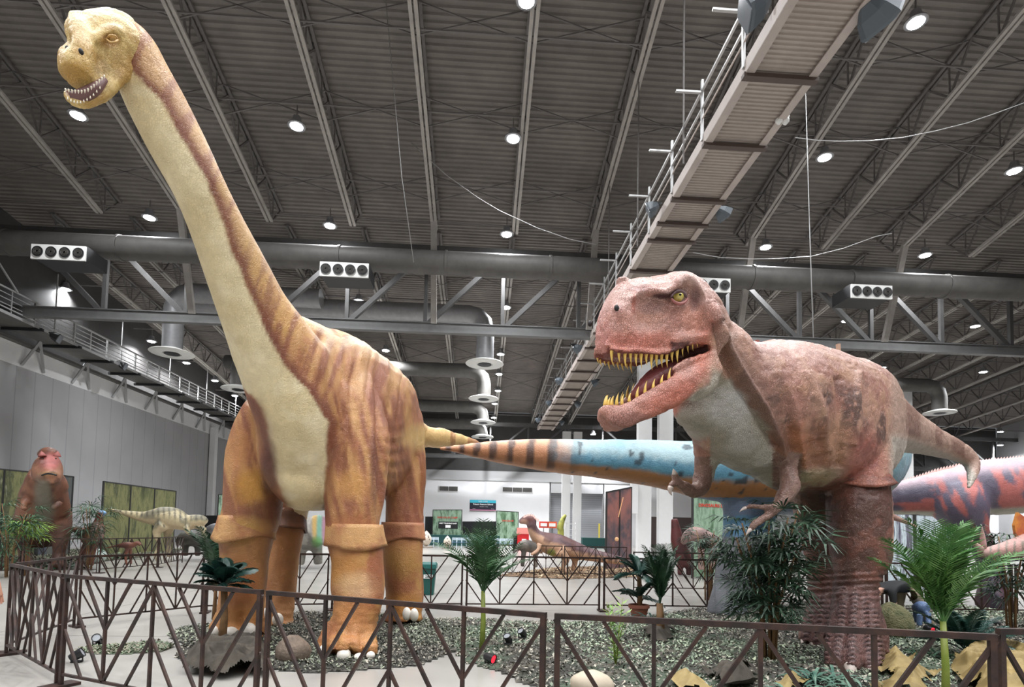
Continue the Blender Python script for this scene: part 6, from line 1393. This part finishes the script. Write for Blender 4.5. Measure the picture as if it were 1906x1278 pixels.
# folding chairs
m_ch = mat('chair_blue', tuple(lin((96,120,150))), .4, metal=.3); m_chg = mat('chair_grey', tuple(lin((190,205,215))), .4)
t0 = empty('folding_chair', (0,0,0), 'grey-blue folding chair in the row before the back wall banners', 'chair', 'folding chairs before the back wall')
q = MB(); q.box((0,0,.45), (.42,.4,.03)); q.build('seat', m_ch, t0); q = MB(); q.box((0,.2,.75), (.42,.03,.2)); q.build('backrest', m_chg, t0)
for sx in (-.2,.2):
    q = MB(); q.bar((sx,-.2,0),(sx,.2,.85),.025); q.build('leg', m_chg, t0); q = MB(); q.bar((sx,.2,0),(sx,-.15,.45),.025); q.build('leg', m_chg, t0)
k = 0
for row, Y in ((0, 50), (1, 53)):
    for px in (803, 812, 846, 855, 864, 873, 926, 936, 946, 955):
        P = planeY(px, 1000, Y); o = t0 if k == 0 else copy_tree(t0); k += 1; o.location = (P[0], Y, 0)
for i, (x0, x1) in enumerate(((795, 930), (1083, 1128))):
    A = planeY(x0, 1000, 56.2)[0]; B = planeY(x1, 1000, 56.2)[0]; t = wempty('skirted_table', ((A+B)/2, 56.2, 0), ('long teal skirted table behind the chairs','teal skirted table before the roller shutter')[i], 'table')
    q = MB(); q.box(((A+B)/2, 56.2, .5), (B-A, .8, 1.0)); q.build('skirt', mat('teal_cloth', tuple(lin((28,72,70))), .8), t); q = MB(); q.box(((A+B)/2, 56.2, 1.02), (B-A+.05, .85, .04)); q.build('tabletop', mat('teal_top', tuple(lin((50,104,100))), .6), t)
c = gnd(973, 1020); t = wempty('ticket_kiosk', c, 'red, white and black kiosk panel under the bony-headed dinosaur chin', 'sign'); c = planeY(973, 994, 46); q = MB(); q.box((c[0], 46, .75), (1.0, .3, 1.5)); q.build('panel_body', mat('kiosk_red', tuple(lin((200,30,36))), .5), t); q = MB(); q.box((c[0], 45.83, 1.6), (1.0, .04, .5)); q.build('panel_header', mat('kiosk_pale', tuple(lin((236,150,140))), .5), t); q = MB(); q.box((c[0]+.1, 45.83, .7), (.35, .04, .5)); q.build('emblem', m_tw, t); q = MB(); q.box((c[0]-.6, 46, .6), (.3,.3,1.2)); q.build('side_panel', m_dk, t)
for i, px in enumerate((1012, 1028)):
    c = planeY(px, 968, 52); t = wempty('stand_sign', (c[0], 52, 0), ('small red framed stand sign left of the far white columns','small orange stand sign left of the far white columns')[i], 'sign'); q = MB(); q.bar((c[0], 52, 0), (c[0], 52, 2.0), .06); q.build('pole', m_frame, t); q = MB(); q.box((c[0], 51.96, 2.2), (.85, .06, .6)); q.build('sign_face', (mat('sign_red', tuple(lin((214,70,60))), .5), mat('sign_orange', tuple(lin((226,96,60))), .5))[i], t)
    q = MB(); q.box((c[0], 51.9, 2.2), (.6, .04, .3)); q.build('sign_text_panel', m_tw, t); q = MB(); q.box((c[0], 51.9, 1.0), (.7, .3, .5)); q.build('box', m_grey, t)
t = wempty('display_shelf', planeY(1062, 1000, 50)*np.array((1,1,0)), 'white display shelf rack before the far white columns', 'shelf'); c = planeY(1062, 1000, 50)
for z in (.3,.8,1.3,1.8,2.3): q = MB(); q.box((c[0], 50, z), (.9,.4,.05)); q.build('shelf', m_white, t)
for sx in (-.45,.45): q = MB(); q.box((c[0]+sx, 50, 1.2), (.05,.4,2.4)); q.build('upright', m_white, t)
# boxed return on the near white column and sills right of it
tag(MB().box(planeY(1180, 925, 32.6)+np.array((0,0,.0)), (.35,.5,1.9)).build('column_box', m_colw), 'white box fixed to the left side of the near white column', 'box')
# ============================================================ PEOPLE
def lathe_person():
    pass
def figure(label, loc, rot, joints, rad, cloth, name='person'):
    """one continuous skinned surface; joints in local metres"""
    me = bpy.data.meshes.new('body'); keys = list(joints); idx = {k: i for i, k in enumerate(keys)}
    E = [(idx[a], idx[b]) for a, b in EDGES if a in idx and b in idx]; me.from_pydata([joints[k] for k in keys], E, []); o = bpy.data.objects.new('body', me); COL.objects.link(o)
    md = o.modifiers.new('s', 'SKIN'); 
    for k in keys: r = rad[k]; me.skin_vertices[0].data[idx[k]].radius = (r, r) if np.isscalar(r) else r
    me.skin_vertices[0].data[idx['pelvis']].use_root = True
    sb = o.modifiers.new('d', 'SUBSURF'); sb.levels = 2; sb.render_levels = 2
    dg = bpy.context.evaluated_depsgraph_get(); m2 = bpy.data.meshes.new_from_object(o.evaluated_get(dg)); bpy.data.objects.remove(o)
    P = np.array([tuple(v.co) for v in m2.vertices]); put_col(m2, cloth(P)); m2.materials.clear(); m2.materials.append(m_person)
    for p in m2.polygons: p.use_smooth = True
    t = empty(name, loc, label, 'person', rot=rot); q = bpy.data.objects.new('body', m2); COL.objects.link(q); q.parent = t; return t
EDGES = [('pelvis','waist'),('waist','chest'),('chest','neckb'),('neckb','neck'),('neck','head'),('head','crown')]
for s in ('l','r'): EDGES += [('pelvis','hip'+s),('hip'+s,'knee'+s),('knee'+s,'ankle'+s),('ankle'+s,'toe'+s),('chest','sh'+s),('sh'+s,'el'+s),('el'+s,'wr'+s),('wr'+s,'palm'+s)]+[('palm'+s, 'f%d%s' % (k, s)) for k in range(5)]+[('f%d%s' % (k, s), 'g%d%s' % (k, s)) for k in range(5)]
m_person = bpy.data.materials.new('person_surface'); m_person.use_nodes = True; _b = m_person.node_tree.nodes['Principled BSDF']; _b.inputs['Roughness'].default_value = .75; _a = m_person.node_tree.nodes.new('ShaderNodeVertexColor'); _a.layer_name = 'Col'; m_person.node_tree.links.new(_a.outputs['Color'], _b.inputs['Base Color'])
def hands(J, Rr, s, wr, d, side):
    d = np.array(d, float); d /= np.linalg.norm(d); side = np.array(side, float); w = np.array(wr, float); J['palm'+s] = tuple(w+d*.06); Rr['palm'+s] = (.04,.02)
    for k, (o_, l) in enumerate(((-.035,.07),(-.02,.1),(0,.11),(.02,.1),(.036,.08))):
        a = w+d*(.085 if k else .05)+side*o_*(1 if k else 1.4); J['f%d%s' % (k, s)] = tuple(a); Rr['f%d%s' % (k, s)] = .011; b2 = a+d*l*.8+side*o_*.4+np.array((0,0,-.01)); J['g%d%s' % (k, s)] = tuple(b2); Rr['g%d%s' % (k, s)] = .008
# bending person: local +X = forward (towards picture left)
J = dict(pelvis=(0,0,.80), waist=(.15,0,.83), chest=(.42,0,.80), neckb=(.60,0,.72), neck=(.67,0,.66), head=(.76,0,.60), crown=(.83,0,.50),
    hipl=(0,-.10,.76), hipr=(-.0,.10,.76), kneel=(.02,-.13,.43), kneer=(-.22,.12,.44), anklel=(-.10,-.13,.08), ankler=(-.45,.12,.09), toel=(.08,-.14,.04), toer=(-.29,.13,.04),
    shl=(.50,-.18,.76), shr=(.50,.18,.76), ell=(.46,-.24,.48), elr=(.52,.22,.47), wrl=(.60,-.22,.27), wrr=(.64,.16,.26))
Rr = dict(pelvis=(.15,.13), waist=(.15,.12), chest=(.18,.13), neckb=.075, neck=.055, head=.095, crown=.075, hipl=.105, hipr=.105, kneel=.072, kneer=.072, anklel=.048, ankler=.048, toel=.04, toer=.04, shl=.07, shr=.07, ell=.048, elr=.048, wrl=.032, wrr=.032)
hands(J, Rr, 'l', J['wrl'], (.3,0,-1), (0,1,0)); hands(J, Rr, 'r', J['wrr'], (.3,0,-1), (0,-1,0))
def cl(P):
    c = np.tile(lin((206,160,140)), (len(P), 1)); x, y, z = P.T
    armv = np.minimum(np.hypot(x-.47, z-.55), 9) ; torso = (x > -.02)*(x < .60)*(z > .60); slv = (np.abs(y) > .13)*(x > .38)*(z > .56)
    c = mixc(c, (22,24,26), ((torso | slv))*1.0); legs = (x < .30)*(z <= .86)*(~((x > .10)*(z > .68)))*(x < .2); c = mixc(c, (150,136,116), legs*(z > .10)*1.0); c = mixc(c, (60,56,50), (z <= .10)*(x < .3)); c = mixc(c, (70,52,40), (x > .74)*(z > .50)*(np.abs(y) < .14)); return c
pt = gnd(1688, 1178)
figure('person in black T-shirt and khaki trousers bending behind the near carnivore leg', tuple(pt), math.atan2(-_r0[1], -_r0[0])+.25, J, Rr, cl)
# passer-by at the left edge, only an arm shows
J = dict(pelvis=(0,0,.95), waist=(0,0,1.1), chest=(0,0,1.32), neckb=(0,0,1.48), neck=(0,0,1.54), head=(.02,0,1.63), crown=(.01,0,1.72), hipl=(0,-.1,.9), hipr=(0,.1,.9), kneel=(.06,-.11,.5), kneer=(-.02,.11,.5), anklel=(.06,-.11,.08), ankler=(-.16,.11,.1), toel=(.2,-.12,.04), toer=(-.02,.12,.04),
    shl=(0,-.2,1.4), shr=(0,.2,1.4), ell=(-.03,-.27,1.12), elr=(-.03,.27,1.12), wrl=(.04,-.30,.88), wrr=(.08,.30,.88))
Rr = dict(pelvis=(.15,.11), waist=(.13,.1), chest=(.16,.11), neckb=.07, neck=.05, head=.095, crown=.07, hipl=.1, hipr=.1, kneel=.065, kneer=.065, anklel=.045, ankler=.045, toel=.04, toer=.04, shl=.065, shr=.065, ell=.045, elr=.045, wrl=.03, wrr=.03)
hands(J, Rr, 'l', J['wrl'], (.15,0,-1), (1,0,0)); hands(J, Rr, 'r', J['wrr'], (.15,0,-1), (1,0,0))
def cl2(P):
    x, y, z = P.T; c = np.tile(lin((222,164,140)), (len(P), 1)); c = mixc(c, (90,92,100), ((np.abs(y) < .23)*(z > .95)*(z < 1.46)) | ((z > 1.2)*(z < 1.46))); c = mixc(c, (50,56,74), (z < .97)*(z > .1)*(np.abs(y) < .2)); c = mixc(c, (60,44,34), (z > 1.62)*(x < .06)); return mixc(c, (230,230,230), z <= .09)
pt = fpt(-48, 6.3)
figure('person at the left edge of whom only a bare hanging arm shows', tuple(pt), math.atan2(_h[1], _h[0]), J, Rr, cl2)
